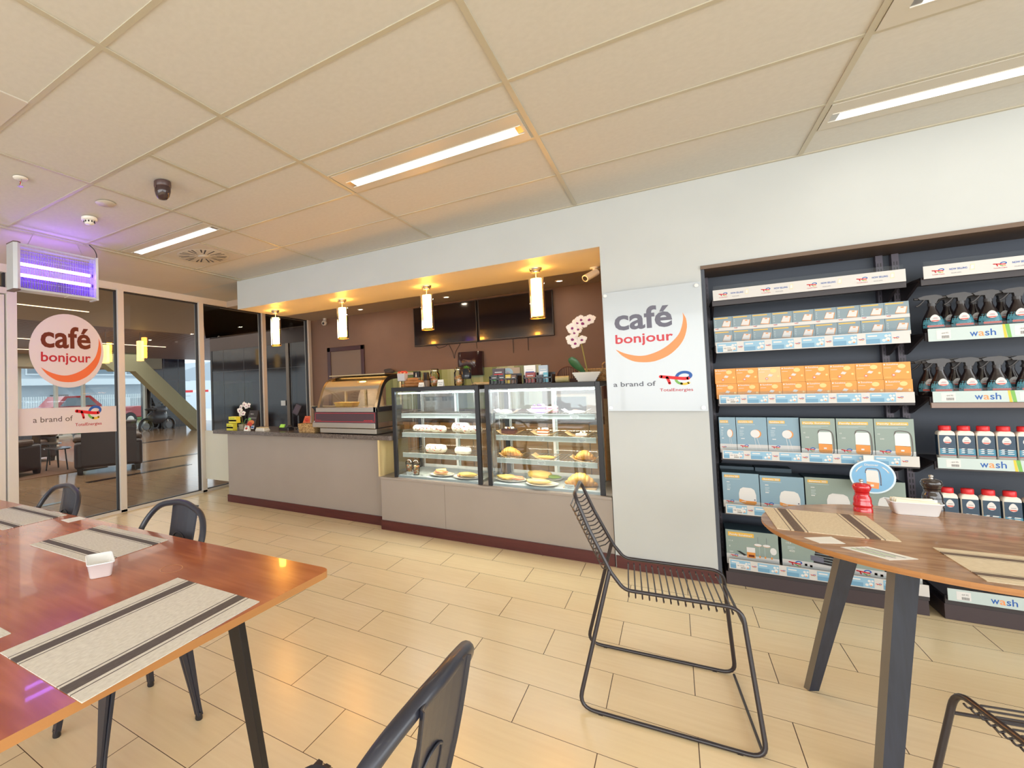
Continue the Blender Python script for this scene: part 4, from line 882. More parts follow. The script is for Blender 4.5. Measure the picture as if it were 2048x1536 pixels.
for i in range(16):
    a = pi*i/15; m.tube([(-.72+.09*cos(a),4.45,T), (-.72+.085*cos(a)*1.0,4.45,T+.03+.10*sin(a))], .004, mDW, 5)
m.tube([(-.72+.088*cos(pi*i/15),4.45,T+.03+.10*sin(pi*i/15)) for i in range(16)], .006, mDW, 6); m.box(-.81,-.63,4.40,4.50,T,T+.03,mDW); m.build('weave', t)
t = thing('wicker_basket', 'long light wicker basket behind the white potted orchid', 'basket', (-.52,4.55,T)); wicker(t, -.66, -.42, 4.47, 4.60, T, T+.105, rows=8)
m = MB(t); m.tube(crom([(-.46,4.47,T+.10),(-.46,4.45,T+.135),(-.44,4.47,T+.15),(-.425,4.50,T+.12)], 4), .006, mWick, 6); m.build('handle', t)
def pot2(t):
    m = MB(t); mPt = M('ribbed_white_pot',(226,222,214),.3); x, y = -.555, 4.28
    for i in range(5):
        z = T+.015*i; a = .060+.0085*i; m.taper((x,y,z), (a,.032+.002*i), (x,y,z+.010), (a+.006,.034+.002*i), mPt).taper((x,y,z+.010), (a+.002,.031+.002*i), (x,y,z+.015), (a+.004,.032+.002*i), mPt)
    m.build('pot', t)
B = (-.555,4.28)
orchid('tall white orchid with purple centres in a ribbed white pot on the right cabinet', (-.555,4.28,T), [(-.55,4.28,T+.07),(-.565,4.28,T+.18),(-.585,4.28,T+.32),(-.60,4.28,T+.44),(-.575,4.28,T+.50),(-.50,4.28,T+.50)],
    [(-.575,4.262,T+.335),(-.625,4.265,T+.31),(-.645,4.262,T+.345),(-.625,4.262,T+.395),(-.64,4.26,T+.435),(-.60,4.262,T+.42),(-.60,4.262,T+.475),(-.565,4.262,T+.465),(-.575,4.26,T+.495),(-.515,4.262,T+.49)], .044, pot2,
    [([(-.575,4.25,T+.07),(-.615,4.22,T+.12),(-.640,4.20,T+.17),(-.645,4.20,T+.195)], .036)])
# -------- kitchen back wall
mTV = M('tv_screen', (26,20,26), .12, coat=.5)
for i, (a, b, s) in enumerate(((-3.27,-2.275,'left'),(-2.25,-1.25,'right'))):
    t = thing('television', s+' of two dark menu televisions on the brown kitchen wall', 'television', ((a+b)/2,6.88,1.975), group='wall televisions')
    MB(t).box(a, b, 6.865, 6.91, 1.975, 2.58, mBlackP).build('bezel', t, bevel=.004)
    MB(t).box(a+.012, b-.012, 6.863, 6.866, 1.995, 2.568, mTV).build('screen', t)
    MB(t).box((a+b)/2-.15, (a+b)/2+.15, 6.91, 6.945, 2.1, 2.4, mBlackP).build('wall_bracket', t)
def cable(pts, label): tag(MB(pts[0]).tube(crom(pts, 5), .004, mBlackP, 5).build('hanging_cable'), label, 'cable', 'cables hanging from the televisions')
cable([(-2.95,6.94,1.975),(-2.90,6.94,1.93),(-2.80,6.94,1.95),(-2.76,6.94,1.975)], 'short looped cable under the left television')
cable([(-2.74,6.94,1.975),(-2.68,6.94,1.85),(-2.66,6.94,1.76),(-2.64,6.94,1.85),(-2.56,6.94,1.975)], 'V-shaped cable hanging under the left television')
cable([(-2.32,6.94,1.975),(-2.31,6.94,1.88)], 'short straight cable under the gap between the televisions')
cable([(-1.80,6.94,1.975),(-1.80,6.94,1.78)], 'straight cable under the right television, left of two')
cable([(-1.60,6.94,1.975),(-1.60,6.94,1.80)], 'straight cable under the right television, right of two')
t = thing('towel_dispenser', 'dark brown paper towel dispenser on the kitchen wall', 'dispenser', (-2.4,6.85,1.49)); mTD = M('dispenser_plastic', (56,40,46), .2, coat=.3)
m = MB(t); n = 8
rows = []
for i in range(9):
    q = i/8; z = 1.49+.345*q; dp = .20*(.55+.45*sin(pi*min(1,q*.75+.1))); rows.append([(-2.58+.36*j/8, 6.95-dp*(1-((j-4)/4.0)**6*.55), z) for j in range(9)])
m.grid(rows, mTD); m.poly([rows[-1][0], rows[-1][8], (-2.22,6.95,1.835), (-2.58,6.95,1.835)], mTD); m.add(rows[-1]+[(-2.22,6.95,1.835),(-2.58,6.95,1.835)], [tuple(range(11))], mTD)
for e in (0, 8): m.poly([rows[i][e] for i in range(9)]+[(rows[0][e][0],6.95,1.835),(rows[0][e][0],6.95,1.49)], mTD)
m.build('cover', t)
MB(t).tube([(-2.53,6.775,1.70),(-2.45,6.755,1.72),(-2.36,6.75,1.70),(-2.28,6.76,1.63)], .006, M('dispenser_shine',(110,92,96),.2), 6).build('window_trim', t)  # paler curved tube stands in for a shine on the cover
mGr = [M('splash_green_%d' % i, c, .25) for i, c in enumerate(((134,148,72),(156,170,110),(176,190,146),(118,132,60),(166,180,128)))]
m = MB((-2.6,6.94,1.2)); x = -3.85; i = 0
while x < -1.46:
    w_ = [.09,.05,.13,.07,.04,.11][i % 6]; m.box(x, min(x+w_,-1.45), 6.938, 6.946, 1.0, 1.60, mGr[(i*3) % 5]); x += w_; i += 1
tag(m.build('splashback'), 'green striped splashback panel on the kitchen wall behind the jars', 'splashback')
m = MB((-2.0,6.93,1.35)); m.box(-2.05,-1.72,6.928,6.937,1.38,1.575,M('notice_paper',(206,208,206),.5)); F = Frame(m, (-2.05,6.928,1.38)); F.text('a', .03,.09,size=.08,m=pBlue); F.rect(.12,.10,.30,.108,pGry); F.rect(.12,.08,.26,.086,pGry)
tag(m.build('notice'), 'white notice fixed over the green splashback', 'notice')
mTan = noise_mat('tan_cabinet', (176,136,84), (190,150,98), (1,1,9), 4, .5)
t = thing('kitchen_cabinet', 'tan kitchen base cabinet along the back wall seen through the cake cabinets', 'cabinet', (-2.0,6.6,0))
MB(t).box(-3.6,.10,6.35,6.94,.12,.86,M('cabinet_carcass',(90,74,60),.5)).build('carcass', t)
MB(t).box(-3.6,.10,6.40,6.94,0,.12,mBlackP).build('plinth', t)
MB(t).box(-3.62,.12,6.30,6.94,.86,.90,mGran).build('worktop', t)
for i in range(8): x = -3.6+.4625*i; MB(t).box(x+.004, x+.4585, 6.33, 6.35, .14, .85, mTan).build('door', t, bevel=.003)
t = thing('coffee_machine', 'steel coffee machine on the back kitchen worktop seen through the left cake cabinet', 'coffee machine', (-2.75,6.62,.90))
MB(t).box(-3.05,-2.50,6.45,6.85,.90,.98,mChr).box(-3.05,-2.50,6.62,6.85,.98,1.20,mChr).box(-3.05,-2.50,6.42,6.85,1.20,1.32,mChr).build('body', t, bevel=.008)
MB(t).cyl((-2.92,6.50,1.20),(-2.92,6.50,1.14),.035,mBlackP,12).cyl((-2.66,6.50,1.20),(-2.66,6.50,1.14),.035,mBlackP,12).build('group_head', t)
t = thing('microwave_oven', 'pale microwave oven on the back kitchen worktop seen through the right cake cabinet', 'oven', (-.95,6.65,.90))
MB(t).box(-1.25,-.70,6.45,6.85,.90,1.20,mWhiteP).build('body', t, bevel=.008); MB(t).box(-1.22,-.86,6.444,6.45,.93,1.17,mBlackP).build('door', t)
t = thing('wall_shelf', 'thin white wall shelf left of the green splashback above the food warmer', 'shelf', (-3.65,6.85,1.52)); MB(t).box(-3.95,-3.2,6.78,6.948,1.555,1.575,mWhiteP).box(-3.95,-3.2,6.78,6.80,1.54,1.56,mWhiteP).build('board', t)
o = MB((-3.72,6.84,1.575)).blob((-3.72,6.84,1.615), (.085,.06,.045), M('charcoal_cloth',(80,72,72),.8), 5, .2).build('folded_cloth'); tag(o, 'dark grey folded cloth on the thin white wall shelf', 'cloth')
t = thing('trolley', 'tan wooden rack standing between the right cake cabinet and the pillar', 'rack', (-.42,5.0,0)); MB(t).box(-.44,-.41,4.76,5.3,.0,1.20,mTan).box(-.44,-.41,4.78,5.3,1.2,1.31,M('dark_wicker',(92,58,46),.6)).build('side_panel', t)
# ============================================================ SHELF NICHE
mShelf = M('shelf_dark_metal', (52,46,50), .45); mUp = M('upright_grey', (92,84,96), .45)
mSt = M('strip_white', (200,198,196), .35); mStB = M('strip_blue', (136,178,204), .4); mStB2 = M('strip_blue_dark', (104,152,184), .4)
mRis = glass('acrylic_riser', (232,238,240), boost=.6, rough=.25)
for i, (x, s) in enumerate(((.226,'at the left end of the niche'),(1.083,'left one of the pair in the middle of the niche'),(1.150,'right one of the pair in the middle of the niche'))):
    t = thing('shelf_upright', 'dark slotted shelf upright '+s, 'upright', (x, 4.42, .09), group='slotted shelf uprights')
    m = MB(t).box(x-.015, x+.015, 4.405, 4.449, .0, 2.08, mUp); z = .12
    while z < 2.04:
        for d in (-.006, .006): m.box(x+d-.0018, x+d+.0018, 4.4035, 4.4055, z, z+.022, mBlackP)
        z += .035
    m.build('post', t)
def strip_lamp(F, a, w, z0, z1):
    F.rect(a, z0, a+w, z1, mStB); F.rect(a, z0, a+w*.55, z0+(z1-z0)*.45, mStB2, .0005)
    F.rect(a+w*.07, z1-(z1-z0)*.32, a+w*.45, z1-(z1-z0)*.18, pW, .0007)
    h = z1-z0
    for q, (dx, dz, r) in enumerate(((.70,.28,.13),(.86,.38,.17),(.80,.70,.12),(.93,.72,.10))): F.ell(a+w*dx, z0+h*dz, h*r, h*r*1.1, pW, .0007, 8)
    F.rect(a+w*.83, z0+h*.18, a+w*.90, z0+h*.30, pOr, .0009)
def shelf(x0, x1, zp, zs0, zs1, kind, label, depth=4.10):
    t = thing('gondola_shelf', label, 'shelf', ((x0+x1)/2, 4.25, zp-.03), group='dark metal shelves in the niche')
    MB(t).box(x0, x1, 4.085, 4.40, zp-.014, zp, mShelf).box(x0, x1, 4.080, 4.095, zp-.045, zp, mShelf).build('shelf_plate', t)
    for x in ((x0+.004, x1-.016) if zp > .2 else ()): MB(t).prism([(x,4.12,zp-.014),(x,4.40,zp-.014),(x,4.40,zp-.11),(x,4.36,zp-.10)], (.012,0,0), mShelf).build('bracket', t)
    m = MB(t); m.box(x0+.005, x1-.005, 4.058, 4.062, zs0, zs1, mSt).box(x0+.005, x1-.005, 4.062, 4.082, zs0, zs0+.004, mShelf); F = Frame(m, (x0+.005, 4.058, zs0)); h = zs1-zs0; w = x1-x0-.01
    if kind == 'lamp':
        a = .006; k = 0
        while a < w-.08:
            ww = min(.135, w-a-.02); strip_lamp(F, a, ww-.035, h*.08, h*.92); te_logo(F, a+ww-.030, h*.30, .024, False); a += ww; k += 1
        F.rect(.035, h*.10, .085, h*.62, pW, .0012); F.text('N$ 179.95', .04, h*.36, size=.010, m=pBk, width=.035, h=.0016)
        for q in range(12): F.rect(.058+q*.002, h*.14, .0588+q*.002, h*.30, pBk, .0016)
    elif kind == 'now':
        a = .03
        while a < w-.12:
            te_logo(F, a, h*.22, .045, True); F.text('NOW SELLING', a+.062, h*.50, size=.014, m=pBlue, width=.062, bold=.02); F.text('SOLAR LAMPS', a+.068, h*.22, size=.008, m=pGry, width=.035); F.poly([(a+.132,h*.35),(a+.148,h*.35),(a+.150,h*.8),(a+.136,h*.8)], M('print_sand',(216,206,170),.5)); F.poly([(a+.134,h*.42),(a+.146,h*.42),(a+.147,h*.73),(a+.137,h*.73)], pW, .0008); a += .21
    else:
        F.rect(0, 0, w, h, M('strip_pale', (184,200,200), .4), .0003)
        a = .03
        while a < w-.06:
            F.rect(a, h*.15, a+.05, h*.85, pW, .0006); F.text('-64.95', a+.016, h*.55, size=.012, m=pGry, width=.026)
            for q in range(9): F.rect(a+.018+q*.003, h*.2, a+.0195+q*.003, h*.42, pBk, .0008)
            F.text('w', a+.115, h*.24, size=.050, m=pBlue, width=.028, bold=.01); F.text('a', a+.144, h*.24, size=.050, m=pOr, width=.020, bold=.012); F.text('sh', a+.166, h*.24, size=.050, m=pBlue, width=.036, bold=.01)
            F.poly([(a+.228,0),(a+.238,0),(a+.232,h),(a+.224,h)], pYel, .0006); F.poly([(a+.240,0),(a+.252,0),(a+.246,h),(a+.232,h)], pGrn, .0007); a += .262
    m.build('price_strip', t)
    m = MB(t)
    if kind != 'now' : m.poly([(x0+.01,4.064,zs1-.005),(x1-.01,4.064,zs1-.005),(x1-.01,4.064,zs1+.018),(x0+.01,4.064,zs1+.018)], mRis); m.build('clear_riser', t)
    else: m.poly([(x0+.01,4.07,zs0),(x1-.01,4.07,zs0),(x1-.01,4.07,zs1+.028),(x0+.01,4.07,zs1+.028)], mRis); m.build('clear_riser', t)
LVL = [(1.875,1.862,1.932,'top'),(1.566,1.515,1.585,'second'),(1.210,1.180,1.240,'third'),(.856,.822,.880,'fourth'),(.500,.467,.530,'fifth'),(.130,.112,.176,'bottom')]
for i, (zp, a, b, nm) in enumerate(LVL):
    shelf(.238, 1.10, zp, a, b, 'now' if i == 0 else 'lamp', nm+' dark shelf of the left bay, '+('carrying the white company strip' if i == 0 else 'fronted by a blue lamp price strip'))
    shelf(1.155, 2.02, zp, a, b, 'now' if i == 0 else 'wash', nm+' dark shelf of the right bay, '+('carrying the white company strip' if i == 0 else 'fronted by a pale wash price strip'))
for x0, x1, nm in ((.226,1.098,'left'), (1.152,2.02,'right')):
    o = MB(((x0+x1)/2, 4.2, 0)).box(x0, x1, 4.085, 4.40, .0, .083, M('kick_brown',(62,50,54),.45)).build('shelf_kickplate', bevel=.002); tag(o, 'dark brown kick plate below the '+nm+' shelf bay', 'kick plate')
o = MB((1.28,4.068,1.17)).box(1.155, 2.02, 4.064, 4.080, 1.150, 1.178, M('taupe_edge', (140,120,112), .4)).build('shelf_edge_rail'); tag(o, 'taupe edge rail under the third wash strip in the right bay', 'rail')
# product boxes ------------------------------------------------
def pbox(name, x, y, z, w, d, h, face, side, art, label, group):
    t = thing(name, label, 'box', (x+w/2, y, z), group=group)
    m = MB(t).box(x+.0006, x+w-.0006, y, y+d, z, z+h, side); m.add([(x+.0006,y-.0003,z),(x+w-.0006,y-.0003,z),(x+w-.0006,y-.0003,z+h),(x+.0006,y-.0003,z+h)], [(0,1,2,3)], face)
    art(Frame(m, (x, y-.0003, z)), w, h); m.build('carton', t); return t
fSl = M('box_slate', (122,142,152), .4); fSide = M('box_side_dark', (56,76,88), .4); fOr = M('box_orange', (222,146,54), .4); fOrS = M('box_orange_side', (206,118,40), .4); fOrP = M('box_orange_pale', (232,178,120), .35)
fBl = M('box_bluegrey', (126,156,174), .4); fGn = M('box_greygreen', (136,152,146), .4); pCap = M('print_mustard', (222,176,72), .45); pLens = M('print_lens', (206,204,204), .45); pAmb = M('print_amber', (216,140,60), .45); pMist = M('print_mist', (186,200,206), .5)
def lines(F, x, y, w, n, dy, h=.0005):
    for i in range(n): F.rect(x, y-i*dy, x+w*(1-.25*(i % 3 == 2)), y-i*dy+dy*.28, pMist, h)
def art_small(F, w, h):
    F.rect(0, 0, w, h*.22, mSt); te_logo(F, w*.06, h*.045, w*.20, False); F.rect(w*.06, h*.87, w*.78, h*.94, pCap); lines(F, w*.08, h*.70, w*.06, 4, h*.11)
    c = [(.42,.28),(.86,.24),(.93,.66),(.56,.72)]; F.poly([(w*a,h*b) for a, b in c], pAmb, .0008); c = [(.44,.32),(.83,.28),(.90,.66),(.57,.70)]; F.poly([(w*a,h*b) for a, b in c], pLens, .0011); F.rect(w*.66, h*.60, w*.78, h*.66, pAmb, .0014)
def art_orange(F, w, h):
    F.ell(w*.68, h*.76, w*.14, h*.13, M('print_glow', (240,200,132), .5)); F.text('Sunshine', w*.14, h*.84, size=h*.13, m=pW, width=w*.42, bold=.02); F.ell(w*.07, h*.88, w*.035, h*.045, pW, .0007); F.rect(w*.05, h*.68, w*.3, h*.70, pW)
    F.poly([(w*.42,h*.42),(w*.58,h*.38),(w*.66,h*.50),(w*.50,h*.56)], pLens, .0008); F.ell(w*.38, h*.26, w*.065, h*.07, pRose, .0008); F.ell(w*.38, h*.26, w*.045, h*.045, pW, .0010)
    F.rect(w*.36, h*.05, w*.375, h*.2, pOr, .0006); F.ell(w*.88, h*.40, w*.05, h*.06, M('print_glow', (240,200,132), .5)); F.rect(w*.06, h*.12, w*.3, h*.14, M('print_glow', (240,200,132), .5))
def head(F, w, h, t, y=.84, wd=.5):
    F.rect(w*.06, h*y, w*(.06+wd), h*(y+.075), pCap); F.text(t, w*.09, h*(y+.018), size=h*.055, m=pW, width=w*(wd-.06), bold=.03, h=.0009)
def art_stand(F, w, h):
    F.rect(0, 0, w, h*.25, mSt); te_logo(F, w*.10, h*.11, w*.28, False, .0009); head(F, w, h, 'Sunshine 100'); F.rect(w*.06,h*.795,w*.62,h*.803,pMist)
    for y in (.70,.40): F.rect(w*.14, h*y, w*.26, h*(y+.02), pW)
    lines(F, w*.10, h*.64, w*.14, 6, h*.03)
    for a, b in ((.58,.52),(.66,.78)): F.strip([(w*a,h*.45),(w*b if False else w*(a+(.06 if a<.6 else .12)),h*.08)], w*.012, pW, .0008)
    F.ell(w*.64, h*.55, w*.17, h*.115, pAmb, .0010); F.ell(w*.61, h*.55, w*.155, h*.11, pW, .0013)
def art_lantern(F, w, h):
    F.rect(0, 0, w, h*.20, mSt); te_logo(F, w*.10, h*.08, w*.30, False, .0009); head(F, w, h, 'Family Sunshine', .84, .80); F.rect(w*.06,h*.79,w*.8,h*.797,pMist); F.rect(w*.06,h*.765,w*.6,h*.772,pMist)
    F.text('10', w*.08, h*.60, size=h*.05, m=pW); F.text('200', w*.13, h*.48, size=h*.05, m=pW)
    P = crom([Vector((w*a,h*b)) for a, b in ((.50,.60),(.54,.69),(.70,.70),(.86,.66),(.92,.50),(.92,.16),(.86,.08),(.60,.08))], 4); F.strip([tuple(p) for p in P], w*.035, M('print_handle',(96,92,90),.5), .0008)
    F.poly([(w*.50,h*.34),(w*.88,h*.32),(w*.87,h*.61),(w*.84,h*.645),(w*.54,h*.645),(w*.50,h*.61)], M('print_lampwhite',(216,224,222),.4), .0011); F.poly([(w*.50,h*.13),(w*.54,h*.10),(w*.86,h*.10),(w*.88,h*.14),(w*.88,h*.33),(w*.50,h*.34)], pAmb, .0011); F.rect(w*.64,h*.20,w*.72,h*.24,pW,.0014)
def art_dome(F, w, h):
    F.rect(0, 0, w, h*.20, mSt); te_logo(F, w*.08, h*.08, w*.22, False, .0009); head(F, w, h, 'Sunshine 300', .86, .42); F.rect(w*.08,h*.82,w*.5,h*.828,pMist)
    for y in (.72,.50): F.rect(w*.12, h*y, w*.20, h*(y+.02), pW)
    lines(F, w*.12, h*.66, w*.10, 5, h*.03)
    P = [(.44,.20),(.84,.16),(.90,.20),(.90,.40),(.86,.54),(.78,.59),(.56,.60),(.48,.55),(.44,.42)]; F.poly([(w*a,h*b) for a, b in P], pW, .0009)
    F.poly([(w*a,h*b) for a, b in ((.44,.27),(.60,.22),(.90,.22),(.90,.15),(.84,.11),(.60,.12),(.44,.18))], pAmb, .0012); F.rect(w*.50,h*.185,w*.62,h*.20,pW,.0014); F.ell(w*.86,h*.26,w*.02,h*.02,pGry,.0014,8)
def art_kit(F, w, h):
    F.rect(0, 0, w, h*.30, mSt); te_logo(F, w*.08, h*.17, w*.15, False, .0009); F.rect(w*.05, h*.82, w*.55, h*.94, pCap); F.text('Family Sunshine+', w*.08, h*.85, size=h*.07, m=pW, width=w*.44, bold=.03, h=.0009)
    for y, t_ in ((.66,'11.4'),(.50,'8'),(.34,'200')): F.text(t_, w*.06, h*y, size=h*.06, m=pW)
    F.poly([(w*.20,h*.40),(w*.34,h*.28),(w*.40,h*.30),(w*.27,h*.40)], pBk, .0007); F.poly([(w*.40,h*.24),(w*.56,h*.24),(w*.56,h*.54),(w*.40,h*.54)], pW, .0009); F.rect(w*.40,h*.24,w*.56,h*.40,pAmb,.0011); F.rect(w*.43,h*.27,w*.54,h*.33,pBrn,.0013)
    for a in (.62,.78): F.rect(w*a, h*.66, w*(a+.006), h*.86, pGry, .0007); F.ell(w*a, h*.64, w*.075, h*.05, pAmb, .0008, 12, pi, 2*pi); F.ell(w*a, h*.635, w*.07, h*.035, pW, .0010)
    for a in (.64,.74,.86): F.rect(w*a,h*.32,w*(a+.005),h*.6,pMist,.0007); F.rect(w*(a-.01),h*.27,w*(a+.02),h*.33,pAmb,.0009)
    F.ell(w*.90, h*.50, w*.06, h*.10, pW, .0010)
def art_solar(F, w, h):
    F.rect(0, 0, w, h*.34, mSt); te_logo(F, w*.10, h*.12, w*.22, True, .0009); F.text('14.5', w*.08, h*.78, size=h*.07, m=pW); F.text('400', w*.12, h*.56, size=h*.08, m=pW); lines(F, w*.10, h*.70, w*.12, 3, h*.03)
    F.poly([(w*.50,h*.34),(w*.94,h*.28),(w*.94,h*.62),(w*.54,h*.70)], pBk, .0008)
    for q in range(4): F.strip([(w*.52,h*(.40+.07*q)),(w*.94,h*(.35+.07*q))], h*.008, pMist, .0011, False)
    F.poly([(w*.46,h*.40),(w*.66,h*.36),(w*.66,h*.50),(w*.46,h*.54)], pGry, .0013); F.rect(w*.36,h*.22,w*.40,h*.28,pOr); F.rect(w*.44,h*.20,w*.48,h*.26,pOr)
SIDE = 'counting from the left'
w = (1.108-.240)/9
for r, (z, nm) in enumerate(((1.662,'upper'),(1.5665,'lower'))):
    for i in range(9):
        pbox('solar_lamp_box', .240+w*i, 4.092, z, w, .10, .092 if r == 0 else .0945, fSl, fSide, art_small, 'small slate solar lamp box, '+ORD[i]+' from the left in the '+nm+' row, second shelf', 'small slate boxes on the second shelf')
w = (1.098-.230)/8
for r, (z, nm) in enumerate(((1.312,'upper'),(1.2105,'lower'))):
    for i in range(8):
        f = fOrP if (i in (2,) and r == 0) else fOr
        pbox('solar_lamp_box', .230+w*i+(.003 if r else 0), 4.094, z, w, .11, .098 if r == 0 else .1005, f, fOrS, art_orange, ('pale ' if f is fOrP else '')+'orange solar lamp box, '+ORD[i]+' from the left in the '+nm+' row, third shelf', 'orange boxes on the third shelf')
for i, (a, b) in enumerate(((.200,.322),(.324,.474),(.476,.624))):
    if i == 0: a = .236
    pbox('solar_lamp_box', a, 4.10, .857, b-a, .13, .233, fBl, fSide, art_stand, 'blue-grey box with a white stand lamp, '+ORD[i]+' from the left on the fourth shelf', 'blue-grey stand lamp boxes')
for i, (a, b) in enumerate(((.627,.780),(.783,.936),(.938,1.092))):
    pbox('solar_lamp_box', a, 4.088, .857, b-a, .13, .230, fGn, fSide, art_lantern, 'grey-green box with a handled lantern, '+ORD[i]+' from the left of its kind, fourth shelf', 'grey-green lantern boxes')
for i, (a, b, y, h) in enumerate(((.236,.420,4.10,.226),(.423,.628,4.10,.220),(.634,.845,4.11,.224),(.850,1.050,4.115,.222))):
    pbox('solar_lamp_box', a, y, .5005, b-a, .16, h, fBl if i < 2 else fGn, fSide, art_dome, ('wide blue-grey' if i < 2 else 'wide grey-green')+' box with a white domed lamp, '+ORD[i]+' from the left, fifth shelf', 'wide domed lamp boxes')
for i, (a, b) in enumerate(((.236,.494),(.508,.79),(.80,1.085))):
    pbox('solar_lamp_box', a, 4.105, .1305, b-a, .18, .222, fGn, fSide, art_kit if i == 0 else art_solar, 'large grey-green solar kit box, '+ORD[i]+' from the left on the bottom shelf', 'large kit boxes on the bottom shelf')
# dark boxes lying on top behind the fifth shelf boxes
for i, (a, b) in enumerate(((.236,.415),(.42,.60))):
    pbox('solar_lamp_box', a, 4.265, .5005, b-a, .12, .245, fSide, fSide, lambda F,w,h: None, 'plain dark blue carton standing behind the '+ORD[i]+' domed lamp box, fifth shelf', 'dark cartons behind the fifth shelf')
# round hanging talker
t = thing('shelf_talker', 'round blue lantern sign hanging in front of the shelves behind the red mill', 'sign', (.905, 4.03, .76))
m = MB(t); n = 36; m.prism([(.905+.091*cos(2*pi*i/n), 4.030, .760+.096*sin(2*pi*i/n)) for i in range(n)], (0,.002,0), M('talker_rim', (206,224,238), .4))
F = Frame(m, (.905-.091, 4.030, .760-.096)); F.ell(.091,.096,.083,.088, M('talker_blue', (118,172,214), .4), .0004, 32); F.text('Discover', .062, .158, size=.016, m=pW, width=.055, bold=.02, h=.0008)
for s in (-1, 1):
    P = [(.091+s*.068*cos(a), .098+.068*sin(a)) for a in (.35,.55,.75,.95)]; F.strip(P, .005, pW, .0008)
P = crom([Vector(p) for p in ((.065,.118),(.070,.140),(.095,.142),(.115,.136),(.122,.10),(.122,.05))], 4); F.strip([tuple(p) for p in P], .005, pGry, .0008)
F.poly([(.066,.068),(.116,.062),(.114,.126),(.108,.132),(.072,.134),(.066,.126)], pW, .0010); F.poly([(.068,.034),(.112,.028),(.116,.062),(.066,.068)], pOr, .0010); F.rect(.082,.040,.094,.052,pW,.0013); m.build('disc', t)
MB(t).box(.875, .915, 4.032, 4.036, .845, .880, mWhiteP).box(.893,.897,4.033,4.058,.862,.866,mWhiteP).build('clip', t)
# spray bottles ------------------------------------------------
mBot = M('bottle_black', (34,26,28), .15, coat=.3); mLab = noise_mat('label_teal', (52,110,128), (90,160,176), ns=20, rough=.35); mTrg = M('trigger_black', (60,58,60), .35); mLabR = M('label_red', (206,96,84), .4)
def oval_loft(m, prof, c, mat, n=22):
    rows = [[(c[0]+a*cos(2*pi*j/n), c[1]+b*sin(2*pi*j/n), c[2]+z) for j in range(n)] for a, b, z in prof]
    m.grid(rows, mat, True, True); m.add(rows[0], [tuple(range(n))[::-1]], mat); m.add(rows[-1], [tuple(range(n))], mat)
t = thing('spray_bottle', '', 'bottle', (0,0,0), group='black spray bottles of car cleaner')
m = MB(t); oval_loft(m, [(.036,.024,0),(.041,.028,.008),(.042,.029,.05),(.037,.026,.09),(.026,.020,.125),(.016,.015,.155),(.014,.014,.175)], (0,0,0), mBot); m.build('bottle_body', t)
m = MB(t); rows = []
def sx(z):
    P = [(.036,0),(.041,.008),(.042,.05),(.037,.09),(.026,.125)]
    for (a, z0), (b, z1) in zip(P, P[1:]):
        if z <= z1: return a+(b-a)*(z-z0)/(z1-z0)
    return .026
for i in range(9):
    z = .030+.102*i/8; half = (.95 if i < 4 else .95*(1-((i-3)/5.3)**1.6)); k = sx(z); row = []
    for j in range(9):
        u = (-1+j/4)*half; x = k*sin(u*1.35); y = -(k*.69)*cos(u*1.35)-.0006; row.append((x, y, z))
    rows.append(row)
m.grid(rows, mLab); F = Frame(m, (0, -.0295, 0)); F.poly([(.019*sin(a)*(1 if a < 3.2 else 1)*(1), .086-.019*cos(a)+(.010*max(0,-cos(a))**3)) for a in [2*pi*i/16 for i in range(16)]], pW, .0012); F.poly([(-.016,.078),(.016,.078),(.010,.070),(-.010,.070)], mLabR, .0016); F.rect(-.010,.086,.010,.088,pGry,.0018); F.rect(-.006,.092,.009,.094,pRose,.0018)
F.rect(-.030,.034,.030,.046,mLabR,.0010); m.build('label', t)
m = MB(t); m.cyl((0,0,.172), (0,0,.192), .016, mTrg, 14); m.prism([(-.052,-.012,.232),(-.030,-.012,.242),(.012,-.012,.246),(.034,-.012,.236),(.040,-.012,.222),(.022,-.012,.214),(.014,-.012,.190),(-.010,-.012,.190),(-.012,-.012,.214),(-.045,-.012,.218)][::-1], (0,.024,0), mTrg)
m.cyl((-.064,0,.226), (-.050,0,.226), .008, mTrg, 10); m.build('spray_head', t, bevel=.003)
MB(t).tube(crom([(-.026,0,.216),(-.036,0,.200),(-.046,0,.186),(-.058,0,.176)], 3), .005, mTrg, 7).build('trigger', t)
spray = t; first = True
for zz, xs, nm in ((1.567, (1.203,1.306,1.400,1.495,1.59), 'second'), (1.2105, (1.215,1.315,1.412,1.508,1.60), 'third')):
    for row, (dy, dx, fb) in enumerate(((0,0,'front'),(.085,-.022,'back'))):
        for i, x in enumerate(xs):
            if row and nm == 'second' and i == 0: continue
            lab = 'black spray bottle, '+ORD[i]+' from left in the '+fb+' rank, '+nm+' shelf of right bay'
            o = spray if first else dup(spray, (0,0,0)); first = False
            o.location = (x+dx, 4.135+dy, zz); o['label'] = lab
            o.scale = (1,1,.86)
